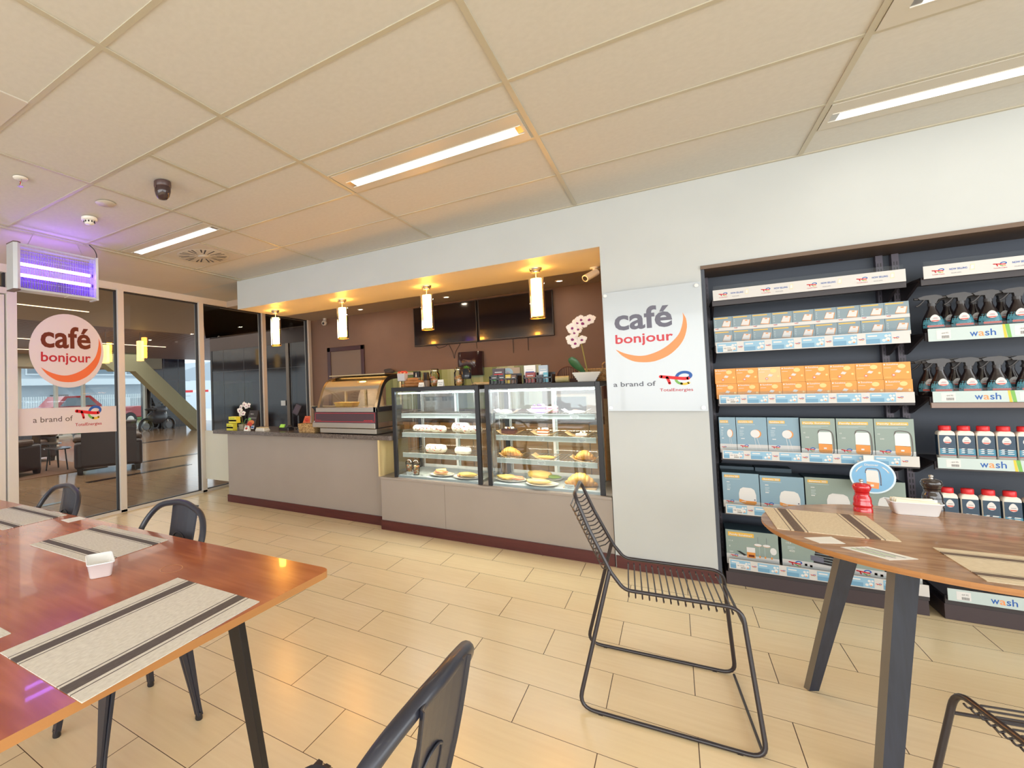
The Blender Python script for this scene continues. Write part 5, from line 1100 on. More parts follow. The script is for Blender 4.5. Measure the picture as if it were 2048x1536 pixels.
# white bottles
mHD = M('white_hdpe', (226,220,208), .35); mRCap = M('red_cap', (214,44,50), .35); mNavy = M('label_navy', (34,62,86), .35); mCy = M('label_cyan', (90,176,200), .4)
t = thing('cleaner_bottle', '', 'bottle', (0,0,0), group='white bottles with red caps')
m = MB(t); 
def rsq(w, d, r, z, n=4):
    return [tuple(p) for p in fillet([(-w,-d,z),(w,-d,z),(w,d,z),(-w,d,z)], r, n, True)]
rows = [rsq(.029,.022,.008,0), rsq(.031,.024,.008,.006), rsq(.031,.024,.008,.150), rsq(.028,.021,.008,.160), rsq(.020,.018,.012,.166)]
m.grid(rows, mHD, True, True); m.add(rows[0], [tuple(range(len(rows[0])))[::-1]], mHD); m.add(rows[-1], [tuple(range(len(rows[0])))], mHD); m.build('bottle_body', t)
m = MB(t); m.box(-.0285, .0285, -.0252, -.0243, .030, .142, mNavy).box(-.0318,-.0308,-.016,.016,.030,.142,mNavy); F = Frame(m, (0,-.0252,0)); F.poly([(.015*sin(a), .112-.016*cos(a)+(.008*max(0,-cos(a))**3)) for a in [2*pi*i/16 for i in range(16)]], pW); F.poly([(-.013,.106),(.013,.106),(.008,.099),(-.008,.099)], mLabR, .0008); F.rect(-.008,.113,.009,.115,pGry,.0009)
F.rect(-.0285,.030,.0285,.070,M('label_mid',(60,130,158),.4),.0003)
for q in range(3): F.poly([(-.024,.046+q*.010),(.020-.006*(q%2),.046+q*.010),(.024,.050+q*.010),(-.016,.052+q*.010)], pW, .0006); F.poly([(-.010,.045+q*.010),(.0,.045+q*.010),(.002,.051+q*.010),(-.008,.051+q*.010)], mNavy, .0009)
F.rect(-.0285,.030,.0285,.035,mLabR,.0008); m.build('label', t)
MB(t).lathe([(.0215,.166),(.0225,.169),(.0225,.190),(.020,.1925),(.001,.193)], (0,0,0), mRCap, 22, caps=False).build('cap', t)
wb = t; first = True
for zz, xs, nm in ((.857, [1.212+.0668*i for i in range(6)], 'fourth'), (.5005, [1.205+.0705*i for i in range(6)], 'fifth')):
    for i, x in enumerate(xs):
        o = wb if first else dup(wb, (0,0,0)); first = False; o.location = (x, 4.125, zz); o['label'] = 'white bottle with red cap and navy label, '+ORD[i]+' from the left on the '+nm+' shelf'
        if nm == 'fifth': o.scale = (1,1,1.09)
# ============================================================ TABLES AND CHAIRS
def wood(name, c1, c2, rot, sc, rough, coat=0, dist=6):
    m = M(name, c1, rough, coat=coat); N, L, b = nt(m); v = coords(m, sc, (0,0,rot))
    n = N.new('ShaderNodeTexNoise'); n.inputs['Scale'].default_value = 2.0; n.inputs['Detail'].default_value = 7; n.inputs['Distortion'].default_value = .6; L.new(v, n.inputs['Vector'])
    w_ = N.new('ShaderNodeTexWave'); w_.inputs['Scale'].default_value = .9; w_.inputs['Distortion'].default_value = dist; w_.inputs['Detail'].default_value = 3; L.new(v, w_.inputs['Vector'])
    ad = N.new('ShaderNodeMath'); ad.operation = 'MULTIPLY_ADD'; ad.inputs[1].default_value = .35; L.new(w_.outputs[1], ad.inputs[0]); L.new(n.outputs[0], ad.inputs[2])
    r = N.new('ShaderNodeValToRGB'); r.color_ramp.elements[0].position = .40; r.color_ramp.elements[1].position = .85; r.color_ramp.elements[0].color = lin(c1); r.color_ramp.elements[1].color = lin(c2)
    L.new(ad.outputs[0], r.inputs[0]); L.new(r.outputs[0], b.inputs['Base Color']); return m
mTabW = wood('red_veneer', (176,100,60), (154,80,46), 0, (1.2,16,1), .24, .25)
mTabO = wood('oak_veneer', (186,146,108), (154,114,80), 0, (1.5,14,1), .24, .2, 14)
mEdgeW = M('plywood_edge', (176,122,70), .5); mNavyM = M('dark_navy_metal', (38,40,52), .36, coat=.15); mLegB = noise_mat('black_stained_wood', (30,36,50), (40,47,62), (1,1,.1), 60, .4); mLegE = M('leg_edge_grey', (112,104,92), .5)
TZ = .75
t = thing('dining_table', 'long red-brown veneered dining table with black legs, left foreground', 'table', (-2.4,.75,0))
P = fillet([(-.985,1.345,TZ),(-3.95,1.215,TZ),(-3.95,.10,TZ),(-1.03,.185,TZ)], .035, 5, True)
mt = MB(t); mt.prism(P[::-1] if False else P, (0,0,-.022), mTabW, mEdgeW); o = mt.build('table_top', t, bevel=.0025)
MB(t).box(-3.75,-1.25,.95,.99,.66,.727,mBlack).box(-3.75,-1.25,.40,.44,.66,.727,mBlack).box(-1.29,-1.25,.44,.95,.66,.727,mBlack).box(-3.75,-3.71,.44,.95,.66,.727,mBlack).build('under_frame', t)
for a, b in (((-1.095,1.135),(-1.135,1.03)),((-1.12,.28),(-1.16,.38)),((-3.80,1.10),(-3.72,1.0)),((-3.80,.22),(-3.72,.36))):
    MB(t).taper((a[0],a[1],0), (.019,.012), (b[0],b[1],.728), (.028,.014), mBlack).build('leg', t, bevel=.002)
# placemats
def weave(name, c1, c2, s):
    m = M(name, c1, .7); N, L, b = nt(m); v = coords(m, (1,1,1)); o = []
    for ax, sc in (('X', s), ('Y', s)):
        w_ = N.new('ShaderNodeTexWave'); w_.bands_direction = ax; w_.inputs['Scale'].default_value = sc; w_.inputs['Distortion'].default_value = .3; L.new(v, w_.inputs['Vector']); o.append(w_.outputs[1])
    n = N.new('ShaderNodeTexNoise'); n.inputs['Scale'].default_value = 1; v2 = coords(m, (60,160,1)); L.new(v2, n.inputs['Vector'])
    mu = N.new('ShaderNodeMath'); mu.operation = 'MULTIPLY'; L.new(o[0], mu.inputs[0]); L.new(o[1], mu.inputs[1])
    ad = N.new('ShaderNodeMath'); ad.operation = 'MULTIPLY_ADD'; ad.inputs[1].default_value = .5; L.new(mu.outputs[0], ad.inputs[0]); L.new(n.outputs[0], ad.inputs[2])
    r = N.new('ShaderNodeValToRGB'); r.color_ramp.elements[0].position = .15; r.color_ramp.elements[1].position = 1.0; r.color_ramp.elements[0].color = lin(c2); r.color_ramp.elements[1].color = lin(c1)
    L.new(ad.outputs[0], r.inputs[0]); L.new(r.outputs[0], b.inputs['Base Color']); return m
mMat = weave('placemat_beige', (222,219,210), (186,180,170), 120); mMatD = weave('placemat_dark', (96,88,86), (70,62,62), 90); mMatW = weave('placemat_wheat', (228,214,186), (196,178,146), 120); mMatWD = weave('placemat_brown', (120,102,88), (84,68,60), 90)
def placemat(cx, cy, L_, Wd, rz, label, c1=None, c2=None, z=TZ):
    """long side L_ along local x, stripes along x"""
    c1 = c1 or mMat; c2 = c2 or mMatD
    m = MB(); h = .0022; m.T = None
    ys = [0,.045,.048,.055,.06,.13,.135,.142,.145,.855,.858,.865,.87,.94,.945,.952,.955,1]
    dk = {2,4,6,9,11,13,15} if False else {2,4,6,10,12,14}
    ys = [0,.115,.124,.150,.240,.262,.272,.728,.738,.760,.850,.876,.885,1]; dk = {1,3,5,7,9,11}
    for i in range(len(ys)-1):
        y0, y1 = -Wd/2+Wd*ys[i], -Wd/2+Wd*ys[i+1]; m.box(-L_/2, L_/2, y0, y1, 0, h, c2 if i in dk else c1)
    o = m.build('placemat'); o.location = (cx, cy, z+.0003); o.rotation_euler = (0,0,rz); tag(o, label, 'placemat', 'striped placemats'); return o
placemat(-1.190, .760, .525, .365, pi/2+.03, 'largest beige placemat with two dark stripes at the near table corner')
placemat(-2.005, 1.090, .485, .322, .035, 'beige placemat behind the small white dish on the long table')
placemat(-2.860, 1.100, .485, .300, .035, 'beige placemat at the far left of the long table')
placemat(-1.690, .375, .49, .33, .035, 'beige placemat of which only a corner shows at the left photo edge')
o = MB((-2.495,1.228,TZ)).prism([(-2.545,1.19,TZ+.0005),(-2.46,1.185,TZ+.0005),(-2.455,1.268,TZ+.0005),(-2.53,1.272,TZ+.0005)], (0,0,.001), mCard).build('table_card'); F = None; tag(o, 'small white card at the far table edge between two chairs', 'card')
o = MB((-1.47,1.062,TZ)).lathe([(.040,TZ+.0002),(.040,TZ+.0004),(.036,TZ+.0004),(.036,TZ+.0002)], (-1.475,1.062,0), M('ring_stain', (190,126,84), .3), 30, caps=False).build('ring_stain'); tag(o, 'faint round cup ring on the red-brown table top', 'stain')
mCer = M('white_ceramic', (236,238,240), .12, coat=.4)
def dish(name, cx, cy, hx, hy, H_, rz, z, label, fill=False, fl=1.22):
    t = thing(name, label, 'dish', (cx,cy,z), rz)
    def rr(k, zz): return [tuple(p) for p in fillet([(-hx*k,-hy*k,zz),(hx*k,-hy*k,zz),(hx*k,hy*k,zz),(-hx*k,hy*k,zz)], .012, 4, True)]
    rows = [rr(.9,.0), rr(.96,.003), rr(fl,H_-.004), rr(fl+.05,H_-.003), rr(fl+.05,H_), rr(fl-.03,H_), rr(.90,.006)]
    m = MB(); m.grid(rows, mCer, True, True); m.add(rows[0], [tuple(range(len(rows[0])))[::-1]], mCer); m.add(rows[-1], [tuple(range(len(rows[0])))], mCer); m.build('bowl', t)
    if fill:
        for i in range(9):
            m = MB(); m.prism([(-hx*1.0,-hy*.9+hy*.2*i,H_*.4),(hx*1.0,-hy*.9+hy*.2*i,H_*.4),(hx*(1.0-.08*(i%3)),-hy*.9+hy*.2*i,H_+.002+.003*(i%4)),(-hx*(.95-.07*((i+1)%3)),-hy*.9+hy*.2*i,H_+.005+.003*((i+2)%3))], (0,.0018,0), mNap if i % 2 else M('sachet_cream',(232,222,196),.6)); o = m.build('sachet'); o.location = (cx,cy,z+.001); o.rotation_euler = (0,0,rz); tag(o, 'white paper sachet standing in the white dish on the oval table', 'sachet', 'sachets in the white dish')
    return t
dish('dish', -1.660, .905, .052, .036, .052, -.45, TZ+.0005, 'small empty white ceramic dish on the red-brown table', False, 1.18)
# metal cafe chair -------------------------------------------------
def cafe_chair():
    t = thing('cafe_chair', '', 'chair', (0,0,0), group='dark metal cafe chairs')
    sx_, sy_ = .172, .168; P = fillet([(-sx_,-sy_,.430),(sx_,-sy_,.430),(sx_*.9,sy_+.01,.430),(-sx_*.9,sy_+.01,.430)], .05, 5, True)
    n = len(P); m = MB(t); c = [Vector((p.x*.86,p.y*.86,.423)) for p in P]; d = [Vector((p.x*1.0,p.y*1.0,.402)) for p in P]
    m.grid([d, P, c], mNavyM, False, True); m.add(c, [tuple(range(n))], mNavyM); m.add([Vector((p.x,p.y,.422)) for p in c], [tuple(range(n))[::-1]], mNavyM); m.build('seat', t, bevel=.002)
    for i, j in ((-1,-1),(1,-1),(1,1),(-1,1)):
        m = MB(t); top = Vector((i*.150, j*.145, .418)); bot = Vector((i*.190, j*.205, .018)); q = top.lerp(bot, .86); rows = []
        for k in range(7):
            a = k/6; p = top.lerp(bot, a); w_ = max(.012, 1-a)
            sec = [(-1,-1),(-.35,-1),(0,-.72),(.35,-1),(1,-1),(1,-.3),(.72,0),(1,.3),(1,1),(-1,1)]
            hx_, hy_ = ((.040,.020) if j < 0 else (.020,.034)); e_ = min(1, a/.88); rows.append([p+Vector((i*u*(hx_*(1-e_)+.0125*e_), j*v*(hy_*(1-e_)+.0125*e_), 0)) for u, v in sec])
        m.grid(rows, mNavyM, False, True); m.add(rows[0], [tuple(range(10))], mNavyM); m.add(rows[-1], [tuple(range(10))[::-1]], mNavyM); lg = m.build('leg', t)
        MB(t).lathe([(.015,0),(.016,.004),(.013,.030)], (bot.x,bot.y,0), mBlackP, 12).build('foot', lg)
    MB(t).tube([(-.155,-.13,.385),(0,0,.37),(.155,.13,.385)], .006, mNavyM, 7).tube([(.155,-.13,.385),(0,0,.375),(-.155,.13,.385)], .006, mNavyM, 7).build('brace', t)
    H = [(-.165,.10,.41),(-.205,.125,.55),(-.232,.165,.66),(-.228,.215,.755),(-.172,.255,.828),(-.075,.272,.855),(0,.278,.862),(.075,.272,.855),(.172,.255,.828),(.228,.215,.755),(.232,.165,.66),(.205,.125,.55),(.165,.10,.41)]
    MB(t).tube(crom(H, 6), .0138, mNavyM, 12).build('back_hoop', t)
    m = MB(t); rows = []
    for i in range(9):
        a = i/8; w_ = .080+.018*a; y = .165+.112*a+.012*sin(pi*a); z = .435+.425*a; rows.append([Vector((u*w_, y+.010*(u*u), z)) for u in (-1,-.96,-.5,-.25,0,.25,.5,.96,1)])
    for r in rows: r[0].y += .006; r[-1].y += .006
    m.grid(rows, mNavyM, False); b = m.build('back_splat', t); q = b.modifiers.new('t','SOLIDIFY'); q.thickness = .003; q.offset = 0
    pts = [(-.042,.08),(-.042,.60),(-.030,.68),(0,.70),(.030,.68),(.042,.60),(.042,.08)]
    for e in (.004,-.004):
        m = MB(t); m.tube([Vector((x, .165+.112*a+.012*sin(pi*a)+e*.9+.0008, .435+.425*a)) for x, a in crom([Vector(p) for p in pts], 4)], .0028, mNavyM, 6); m.build('pressed_rib', b)
    return t
cc = cafe_chair(); cc.location = (-1.895,1.145,0); cc.rotation_euler = (0,0,-.07); cc['label'] = 'dark metal cafe chair at the far side of the long table, nearer its corner'
dup(cc, (-2.86,1.10,0), -.07, 'dark metal cafe chair at the far side of the long table, nearer the glass partition')
dup(cc, (-.628,.80,0), -pi/2-.03, 'dark metal cafe chair at the table end in the bottom foreground')
# round table ------------------------------------------------------
CX, CY, RR = .808, 2.7025, .529
t = thing('round_table', 'round oak table with splayed black plank legs, right foreground', 'table', (CX,CY,0)); n = 72
m = MB(t); m.prism([(CX+RR*cos(2*pi*i/n), CY+RR*sin(2*pi*i/n), TZ) for i in range(n)], (0,0,-.011), mTabO, mEdgeW).prism([(CX+(RR-.008)*cos(2*pi*i/n), CY+(RR-.008)*sin(2*pi*i/n), TZ-.011) for i in range(n)], (0,0,-.010), mEdgeW); m.build('table_top', t, bevel=.002)
def plank_leg(b, tp, wb, wt, th, dr):
    """b,tp centre points at floor and top; dr: direction across the plank"""
    d = Vector((cos(dr), sin(dr), 0)); e = Vector((-sin(dr), cos(dr), 0)); B = Vector((b[0],b[1],0)); T_ = Vector((tp[0],tp[1],TZ-.021)); m = MB(t)
    v = [B-d*wb-e*th, B+d*wb-e*th, B+d*wb+e*th, B-d*wb+e*th, T_-d*wt-e*th, T_+d*wt-e*th, T_+d*wt+e*th, T_-d*wt+e*th]
    m.add(v, [(0,3,2,1),(4,5,6,7),(0,1,5,4),(2,3,7,6)], mLegB); m.add(v, [(1,2,6,5),(3,0,4,7)], mLegE); m.build('leg', t, bevel=.001)
plank_leg((.425,2.90), (.560,2.775), .020, .038, .013, .55)
plank_leg((.515,2.365), (.625,2.50), .034, .044, .013, .62)
plank_leg((1.20,2.40), (1.02,2.52), .030, .042, .013, 2.4)
plank_leg((1.18,3.02), (1.02,2.90), .030, .042, .013, .7)
MB(t).box(.64,1.02,2.49,2.515,TZ-.066,TZ-.022,mNavyM).box(.57,1.02,2.79,2.815,TZ-.066,TZ-.022,mNavyM).build('apron', t)
placemat(.475, 2.775, .385, .33, pi/2, 'wheat placemat with brown stripes at the left of the oval table', mMatW, mMatWD)
placemat(.905, 2.385, .40, .33, .02, 'wheat placemat at the near right edge of the oval table', mMatW, mMatWD)
def card2(pts, label, lines_=False):
    m = MB((sum(p[0] for p in pts)/4, sum(p[1] for p in pts)/4, TZ)); m.prism([(a,b,TZ+.0004) for a, b in pts], (0,0,.0008), mCard)
    if lines_:
        A, B_, D_ = Vector((*pts[0],TZ+.0013)), Vector((*pts[1],TZ+.0013)), Vector((*pts[3],TZ+.0013)); F = Frame(m, A, (B_-A).normalized(), (D_-A).normalized(), (0,0,1)); w_, h_ = (B_-A).length, (D_-A).length
        for q in range(4): F.rect(w_*.1, h_*(.2+.17*q), w_*(.9 if q % 2 else .8), h_*(.25+.17*q), pGrn if q % 2 == 0 else pGry)
    tag(m.build('table_card'), label, 'card', 'loose cards on the oval table')
card2([(.372,2.49),(.404,2.435),(.476,2.467),(.455,2.548)], 'small blank white card beside the left placemat on the oval table')
card2([(.452,2.412),(.545,2.318),(.622,2.372),(.530,2.462)], 'larger white card with printed green lines at the near edge of the oval table', True)
# pepper mills
def mill(x, y, col, label, sc=1.0):
    sc *= 1.12
    t = thing('pepper_mill', label, 'mill', (x,y,TZ)); m_ = M('mill_%s' % label.split()[0], col, .12, coat=.6); k = sc
    pr_ = [(.027,0),(.027,.012),(.0255,.014),(.0255,.020),(.0275,.022),(.0275,.028),(.025,.034),(.0255,.044),(.0235,.056),(.0195,.064),(.0195,.070),(.0215,.075)]
    MB(t).lathe([(a*k, TZ+b*k) for a, b in pr_], (x,y,0), m_, 28).build('body', t)
    MB(t).lathe([(a*k, TZ+b*k) for a, b in [(.0195,.0755),(.021,.079),(.0255,.088),(.0265,.097),(.023,.106),(.014,.110),(.006,.111)]], (x,y,0), m_, 28).build('head', t)
    MB(t).lathe([(a*k, TZ+b*k) for a, b in [(.006,.111),(.004,.115),(.0065,.119),(.006,.124),(.001,.126)]], (x,y,0), mSteel, 14, caps=False).build('knob', t)
mill(.655, 3.075, (196,26,36), 'glossy red pepper mill on the oval table beside the placemat', 1.0)
mill(.902, 3.235, (46,36,34), 'dark glossy pepper mill behind the white sachet dish', 1.08)
dish('dish', .812, 3.105, .064, .034, .054, .02, TZ+.0004, 'white ceramic dish filled with paper sachets on the oval table', True, 1.15)
# wire chair -------------------------------------------------------
def wire_chair():
    t = thing('wire_chair', '', 'chair', (0,0,0), group='black wire chairs'); r = .0078; m_ = M('black_powder_coat', (40,34,40), .32, coat=.2)
    f = lambda s: [(-.285, s*.15, .865),(-.215, s*.185, .66),(-.150, s*.205, .515),(-.10, s*.207, .490),(.225, s*.207, .490),(.262, s*.212, .455),(.315, s*.285, .009)]
    L_ = [(-.285,-.155,.868)]; side = lambda s: [(-.288,s*.165,.862),(-.235,s*.185,.72),(-.160,s*.203,.555),(-.115,s*.207,.493),(.262,s*.207,.493),(.296,s*.288,.009),(-.300,s*.288,.009),(-.165,s*.205,.562)]
    A, B = side(-1), side(1)
    P = fillet(A[::-1]+B, .050, 6)
    MB(t).tube(P, r, m_, 10).build('frame', t)
    MB(t).cyl((.288,-.272,.012), (.288,.272,.012), .005, m_, 8).build('floor_bar', t)
    MB(t).cyl((.266,-.218,.43), (.266,.218,.43), .005, m_, 8).build('front_bar', t)
    for s in (-1, 1):
        for x in (-.22, .22): MB(t).box(x-.008, x+.008, s*.288-.005, s*.288+.005, 0, .006, mBlackP).build('glide', t)
    for i in range(15):
        x = -.10+.335*i/14
        MB(t).tube(fillet([(x,-.207,.474),(x,-.200,.462),(x,-.175,.476),(x,.175,.476),(x,.200,.462),(x,.207,.474)], .01, 3), .0027, m_, 6).build('seat_wire', t)
    for i in range(13):
        a = i/12; z = .575+.225*a; x = -.160-(z-.555)*.44; hw = .204-.032*a*1.0
        MB(t).tube(fillet([(x,-hw,z),(x-.022,-hw*.86,z-.018),(x-.045,-hw*.45,z-.006),(x-.045,hw*.45,z-.006),(x-.022,hw*.86,z-.018),(x,hw,z)], .02, 3), .0027, m_, 6).build('back_wire', t)
    return t
wc = wire_chair(); wc.location = (-.105,2.545,0); wc.rotation_euler = (0,0,.07); wc['label'] = 'black wire chair standing in the middle of the floor, facing the round table'
dup(wc, (.84,1.83,0), math.radians(101.5), 'black wire chair of which only a seat corner shows at the bottom right')
# ============================================================ LOBBY BEYOND THE GLASS AND THE STREET
mLC = M('lobby_ceiling_beige', (176,160,138), .6); mSlat = M('dark_slat', (124,92,82), .4); mHead = M('lobby_head_beam', (150,140,118), .6)
st(MB().box(-9.0, GX-.1, -4, 16, 2.72, 2.86, mLC).build('ceiling'))
w = MB(); y = 0
for i in range(62): w.box(-9.0-.115*i-.075, -9.0-.115*i, -4, 16, 2.74, 2.80, mSlat)
w.box(-16.3, -9.0, -4, 16, 2.83, 2.90, mBlackP); st(w.build('ceiling'))
w = MB(); w.box(-17.4, -16.3, -4, 11.5, 2.36, 2.95, mHead); st(w.build('trim_20'))
def led(x, y0, y1, lab): tag(MB((x,(y0+y1)/2,2.73)).box(x-.012, x+.012, y0, y1, 2.712, 2.719, M('lobby_led', (255,226,190), .5, emit=3, ecol=(255,222,180))).build('ceiling_light'), lab, 'light', 'thin lobby ceiling lights')
led(-7.55, 2.0, 4.0, 'thin warm ceiling light line in the lobby above the round decal')
for i, (x, a, b) in enumerate(((-12.0,4.0,8.6),(-14.6,4.5,9.4))): 
    tag(MB((x,(a+b)/2,2.70)).box(x-.02, x+.02, a, b, 2.730, 2.738, M('lobby_led', (255,226,190), .5)).build('ceiling_light'), ('nearer' if i == 0 else 'farther')+' thin light line between the dark ceiling slats of the lobby', 'light', 'thin lobby ceiling lights')
o = MB().add([(-5.47,4.5,2.712),(-9.4,7.9,2.712),(-5.47,7.9,2.712)], [(0,1,2),(2,1,0)], M('dark_timber_soffit', (66,46,44), .5)); st(o.build('trim_22'))  # dark brown triangle laid just below the lobby ceiling
# facade
w = MB()
for y in (3.2,4.3,5.5,6.80,7.93,8.86,10.15,11.32): w.box(-17.28, -17.12, y-.045, y+.045, 0, 2.36, M('facade_post', (196,196,188), .5))
w.box(-17.28,-17.12,-4,11.4,0,.06,mFrame); st(w.build('trim_21'))
for i, (a, b) in enumerate(((3.2,4.3),(4.3,5.5),(5.5,6.80),(6.80,7.93),(7.93,8.86),(8.86,10.15),(10.15,11.32))):
    o = st(MB().poly([(-17.2,a+.045,.06),(-17.2,b-.045,.06),(-17.2,b-.045,2.36),(-17.2,a+.045,2.36)], mGlass).build('window_%d' % (10+i)))
mGra = noise_mat('black_granite', (20,18,24), (34,34,42), ns=6, rough=.08, lo=.4, hi=.8)
w = MB(); w.box(-17.6, -16.9, 11.40, 13.05, 0, 2.9, mGra)
w2 = M('granite_joint', (84,86,92), .4)
for z in (.6,1.25,1.9): w.box(-16.899,-16.895,11.4,13.3,z,z+.012,w2)
for y in (12.0,12.7): w.box(-16.899,-16.895,y,y+.012,0,2.9,w2)
st(w.build('wall_granite'))
w = MB(); w.box(-9.36, -5.5, 8.0, 8.4, 0, 2.39, mGra).box(-9.36,-9.30,7.99,8.0,0,2.39,mBlackP)
for x in (-8.9,-8.2,-7.5,-6.75): w.box(x,x+.006,7.996,8.0,0,2.39,w2)
w.box(-9.36,-5.5,7.996,8.0,1.86,1.866,w2); w.box(-9.36,-5.5,7.99,8.4,2.39,2.72,M('lobby_dark_bulkhead',(70,56,52),.6)).box(-6.88,-6.80,7.97,8.0,0,2.39,M('bronze_post',(110,98,88),.4,metal=.5)); st(w.build('wall_lobby'))
o = MB((-6.98,7.985,1.1)).box(-7.06,-6.93,7.98,7.99,1.03,1.14,pW).build('sticker'); F = None
tag(o, 'small white sticker on the black granite wall behind the till', 'sticker')
o = MB((-6.2,8.0,2.4)).box(-6.02,-5.98,7.96,7.99,2.30,2.44,M('blue_light',(120,190,226),.4,emit=.6)).build('indicator_light'); tag(o, 'small blue light high on the dark wall left of the kitchen', 'light')
# leaning column: one concrete member from the ceiling down to the floor
m = MB((-14.6,11.5,0)); m.prism([(-14.75,9.0,2.74),(-14.75,9.24,2.74),(-14.75,9.65,2.36),(-14.75,11.63,.70),(-14.75,11.63,0),(-14.75,11.60,0),(-14.75,9.15,2.15),(-14.75,8.4,2.15),(-14.75,8.0,2.45),(-14.75,8.0,2.74)], (.35,0,0), M('putty_concrete', (150,146,116), .7)); tag(m.build('leaning_column'), 'putty-coloured leaning concrete strut beyond the glass partition', 'column')
# lobby pendants
mLP = M('lobby_shade', (246,206,130), .5, emit=1.7, ecol=(255,196,104))
for i, (x, y, z0, z1) in enumerate(((-9.5,6.16,2.11,2.55),(-9.5,5.37,2.04,2.42))):
    t = thing('pendant_light', ('square warm pendant light left of the leaning strut' if i == 0 else 'square warm pendant light half hidden by the round decal'), 'light', (x,y,2.74), group='lobby pendant lights')
    MB(t).box(x-.055,x+.055,y-.055,y+.055,z0,z1,mLP).build('lamp_shade', t, bevel=.004); MB(t).cyl((x,y,z1),(x,y,2.74),.004,mBlackP,5).build('cord', t)
# dark floor strips
mStp = M('floor_strip_dark', (44,36,36), .15)
for i, (x0, x1, y0, y1) in enumerate(((-7.75,-7.62,4.0,6.0),(-8.95,-8.82,5.7,7.3),(-12.5,-12.3,7.9,9.0),(-6.66,-6.56,2.6,3.25))):
    st(MB().box(x0,x1,y0,y1,-.002,.002,mStp if i != 3 else M('floor_strip_glass',(150,160,166),.06)).build('trim_%d' % (30+i)))
# armchairs
mLea = M('brown_leather', (52,38,40), .38); mLea2 = M('leather_cushion', (84,62,50), .35)
def armchair(loc, rz, label):
    t = thing('armchair', label, 'armchair', (0,0,0), group='dark leather armchairs in the lobby')
    def pad(name, x0,x1,y0,y1,z0,z1,mat,b): MB(t).box(x0,x1,y0,y1,z0,z1,mat).build(name, t, bevel=b, seg=3)
    pad('base', -.36,.36,-.36,.38,.10,.30,mLea,.03); pad('arm',-.50,-.34,-.40,.42,.08,.52,mLea,.05); pad('arm',.34,.50,-.40,.42,.08,.52,mLea,.05)
    pad('arm_pad',-.52,-.33,-.42,.26,.50,.61,mLea2,.05); pad('arm_pad',.33,.52,-.42,.26,.50,.61,mLea2,.05)
    MB(t).prism([(-.40,.26,.10),(-.40,.46,.10),(-.40,.50,.86),(-.40,.34,.86)], (.80,0,0), mLea).build('backrest', t, bevel=.05, seg=3)
    pad('seat_cushion',-.34,.34,-.38,.28,.30,.45,mLea2,.05)
    for a in (-.42,.42):
        for b in (-.33,.38): MB(t).taper((a,b,0),(.035,.035),(a,b,.10),(.045,.045),mBlackP).build('foot', t)
    t.location = (loc[0],loc[1],.0085); t.rotation_euler = (0,0,rz); t.scale = (1.12,1.12,1.06); return t
a1 = armchair((-8.72,4.95,0), -2.05, 'dark brown leather armchair with its back to the glass, beside the low tables')
dup(a1, (-9.75,3.45,0), .4, 'dark brown leather armchair cut by the door frame at the far left')
dup(a1, (-11.4,4.5,0), 1.7, 'brown leather armchair facing the others beyond the low tables')
o = MB((-9.9,4.4,0)).box(-11.6,-9.0,3.2,5.1,.0,.008,noise_mat('brown_rug',(132,96,74),(120,86,66),ns=80,rough=.9)).build('rug'); tag(o, 'brown rug under the low tables in the lobby', 'rug')
for i, (x, y, h) in enumerate(((-9.62,4.45,.42),(-10.2,4.55,.47))):
    t = thing('coffee_table', ('nearer and lower' if i == 0 else 'farther and taller')+' small dark coffee table between the armchairs', 'table', (x,y,.008), group='low lobby tables')
    n = 24; MB(t).prism([(x+.30*cos(2*pi*k/n), y+.22*sin(2*pi*k/n), h) for k in range(n)], (0,0,-.02), M('dark_table_top',(70,60,58),.12)).build('table_top', t)
    for a in range(3): q = a*2*pi/3+.4; MB(t).cyl((x+.26*cos(q),y+.19*sin(q),.008),(x+.20*cos(q),y+.14*sin(q),h-.02),.014,mBlackP,8).build('leg', t)
t = thing('potted_plant', 'dark round plant pot by the lobby windows beyond the armchair', 'plant pot', (-12.6,6.55,0)); MB(t).lathe([(.20,0),(.30,.30),(.32,.42),(.29,.42),(.27,.36),(.001,.36)], (-12.6,6.55,0), mBlackP, 20, caps=False).build('pot', t); MB(t).blob((-12.6,6.55,.42), (.22,.22,.12), mOLeaf, 3, .3).build('foliage', t)
# ----- street
st(MB().box(-70, -17.4, -20, 60, -.25, -.14, noise_mat('street_paving', (208,212,214), (194,198,202), ns=1.5, rough=.8)).build('floor'))
mBw = M('render_white', (206,214,222), .8); mBg = M('render_grey', (168,178,188), .8); mWin = M('window_dark', (112,128,142), .15)
t = thing('house', 'pale two-storey building with a white balcony band across the street', 'building', (-32,16,-.14))
MB(t).box(-38,-32,4,22,-.14,5.5,mBg).build('wall', t)
MB(t).box(-32,-31.2,4,22.2,2.15,2.55,mBw).build('balcony', t)
MB(t).box(-38.2,-31.5,3.8,22.2,5.5,5.8,mBw).build('roof', t)
for y in (5.5,8,10.5,13,15.2,17.2,19.5):
    f = MB(t).box(-32.0,-31.94,y,y+1.5,2.8,4.1,mBw).build('window', t); MB(t).box(-31.95,-31.92,y+.1,y+1.4,2.9,4.0,mWin).build('pane', f)
    if y in (5.5,10.5,15.2,19.5): MB(t).box(-32.0,-31.93,y,y+2.0,-.1,1.3,M('shutter_grey',(96,108,116),.6)).build('garage_door', t)
for y in (9.6,14.4): MB(t).box(-32,-31.5,y,y+.9,-.14,1.55,M('brick_dark',(104,92,92),.8)).build('pier', t)
t = thing('fence', 'white slatted fence in front of the building across the street', 'fence', (-27,11,-.14))
MB(t).box(-27.05,-27.0,7,21,1.2,1.28,mBw).box(-27.05,-27.0,7,21,.05,.12,mBw).build('rail', t)
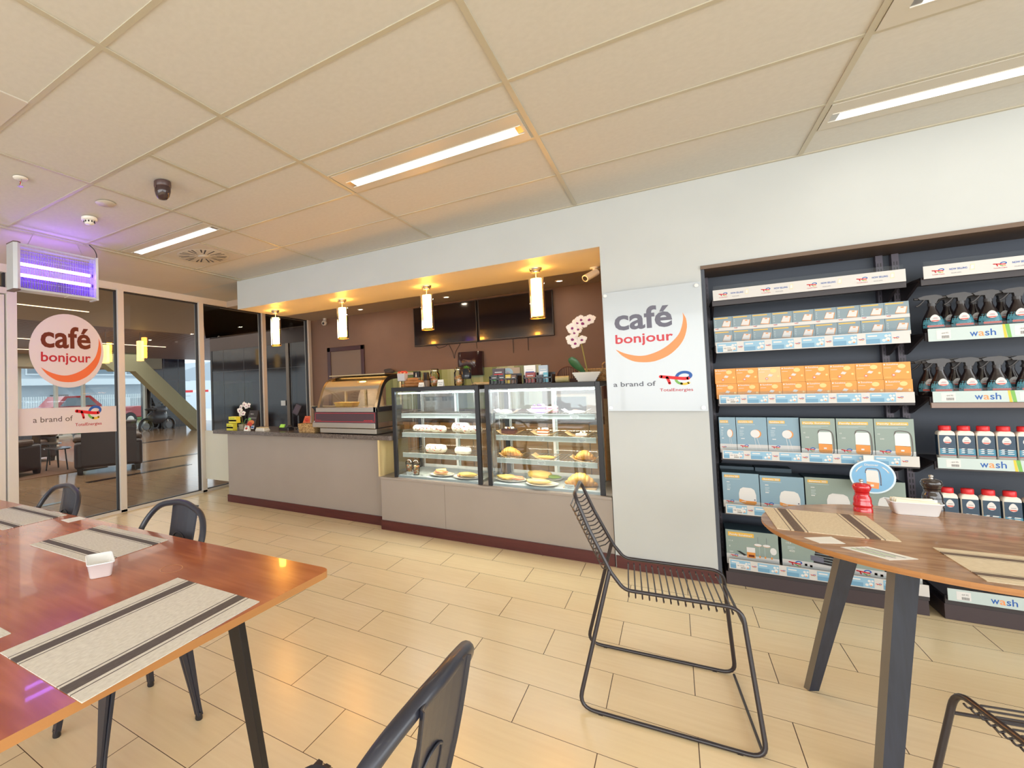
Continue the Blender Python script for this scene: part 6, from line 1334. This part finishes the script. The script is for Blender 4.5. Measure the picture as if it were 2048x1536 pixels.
m = MB(t)
for i in range(100): y = 7.0+.12*i; m.box(-27.0,-26.96,y,y+.06,-.1,1.45,mBw)
m.build('slats', t)
for y in (12.3,15.9,18.2): MB(t).box(-27.2,-26.9,y,y+.8,-.14,1.25,mBw).build('pier', t)
o = MB((-24,17,-.14)).blob((-25.5,14.8,.05), (.6,5.0,.25), noise_mat('hedge_green',(96,128,70),(60,90,50),ns=6,rough=.8), 5, .15, 16, 10).build('hedge'); tag(o, 'low green hedge along the white fence', 'hedge')
t = thing('house', 'white gabled house behind the boom barrier at the right', 'building', (-40,33,-.14)); MB(t).box(-44,-38,26,40,-.14,2.6,mBw).build('wall', t); MB(t).prism([(-38,25.6,2.6),(-38,40.4,2.6),(-38,33,4.6)], (-6,0,0), mBg).build('roof', t)
# red pickup
mRedC = M('car_red', (176,40,48), .25, coat=.6)
tk = t = thing('pickup_truck', 'red pickup truck parked outside behind the leather armchair', 'car', (-21.5,11.2,-.14))
MB(t).box(-22.5,-20.8,10.6,12.75,.32,.86,mRedC).build('cargo_bed', t, bevel=.05)
MB(t).prism([(-22.4,8.3,.32),(-22.4,10.6,.32),(-22.4,10.6,1.0),(-22.4,10.1,1.42),(-22.4,9.0,1.42),(-22.4,8.6,1.0),(-22.4,8.3,.95)], (1.5,0,0), mRedC).build('cab', t, bevel=.04)
MB(t).prism([(-20.89,8.8,1.0),(-20.89,10.35,1.0),(-20.89,10.0,1.34),(-20.89,9.1,1.34)], (.02,0,0), mWin).build('side_window', t)
for y in (9.0, 11.9):
    w_ = MB(t).lathe([(.34,-20.98),(.36,-20.95),(.36,-20.80),(.33,-20.76)], (0,y,.22), mBlackP, 22, axis='x').build('wheel', t); MB(t).lathe([(.20,-20.77),(.18,-20.75),(.001,-20.74)], (0,y,.22), mWhiteP, 16, axis='x', caps=False).build('hubcap', w_)
tk.location.y += 1.0
mc = t = thing('motorcycle', 'dark motorcycle parked outside the glazed entrance beside the granite wall', 'motorcycle', (-18.2,11.5,-.14))
for y in (11.75,12.9) if False else (10.95,11.95):
    MB(t).tube([(-18.2,y+.27*cos(2*pi*i/20),.16+.27*sin(2*pi*i/20)) for i in range(20)], .055, mBlackP, 8, closed=True).build('tyre', t)
    MB(t).cyl((-18.23,y,.16),(-18.17,y,.16),.14,M('alloy_dark',(120,124,130),.4),14).build('rim', t)
MB(t).blob((-18.2,11.45,.48), (.16,.46,.26), M('bike_dark',(60,62,70),.3), 4, .1).build('engine', t); MB(t).blob((-18.2,11.62,.78), (.17,.30,.15), M('bike_tank',(90,96,106),.25), 5, .1).build('fuel_tank', t)
MB(t).blob((-18.2,11.2,.80), (.13,.30,.06), mBlackP, 6, .05).build('seat', t)
MB(t).cyl((-18.2,11.95,.16),(-18.2,11.75,1.0),.03,mSteel,8).cyl((-18.5,11.72,1.02),(-17.9,11.72,1.02),.018,mSteel,8).build('handlebar', t)
MB(t).prism([(-18.45,11.80,.9),(-17.95,11.80,.9),(-18.0,11.68,1.25),(-18.4,11.68,1.25)], (0,.02,0), mWin).build('windshield', t)
mc.location = (1.75+mc.location.x, mc.location.y-.1, mc.location.z)
t = thing('boom_barrier', 'red and white boom barrier beyond the granite wall', 'barrier', (-24,19,-.14))
MB(t).box(-24.1,-23.8,17.4,17.7,-.14,1.1,mWhiteP).build('cabinet', t); m = MB(t)
for i in range(9): m.box(-23.98,-23.9,17.2+.6*i,17.8+.6*i,1.42,1.56,M('barrier_red',(206,36,44),.4) if i % 2 == 0 else mWhiteP)
m.build('arm', t); MB(t).box(-24.02,-23.86,17.5,17.6,1.1,1.5,mSteel).build('post', t)
t = thing('street_lamp', 'grey street lamp seen beside the granite wall', 'street lamp', (-30,24.5,-.14)); MB(t).cyl((-30,24.6,-.14),(-30,24.6,4.6),.06,mSteel,8).build('pole', t); MB(t).tube([(-30,24.6,4.55),(-30,24.9,4.9),(-30,25.6,5.1)], .05, mSteel, 8).build('arm', t); MB(t).box(-30.1,-29.9,25.5,26.1,5.05,5.15,mWhiteP).build('lantern', t)
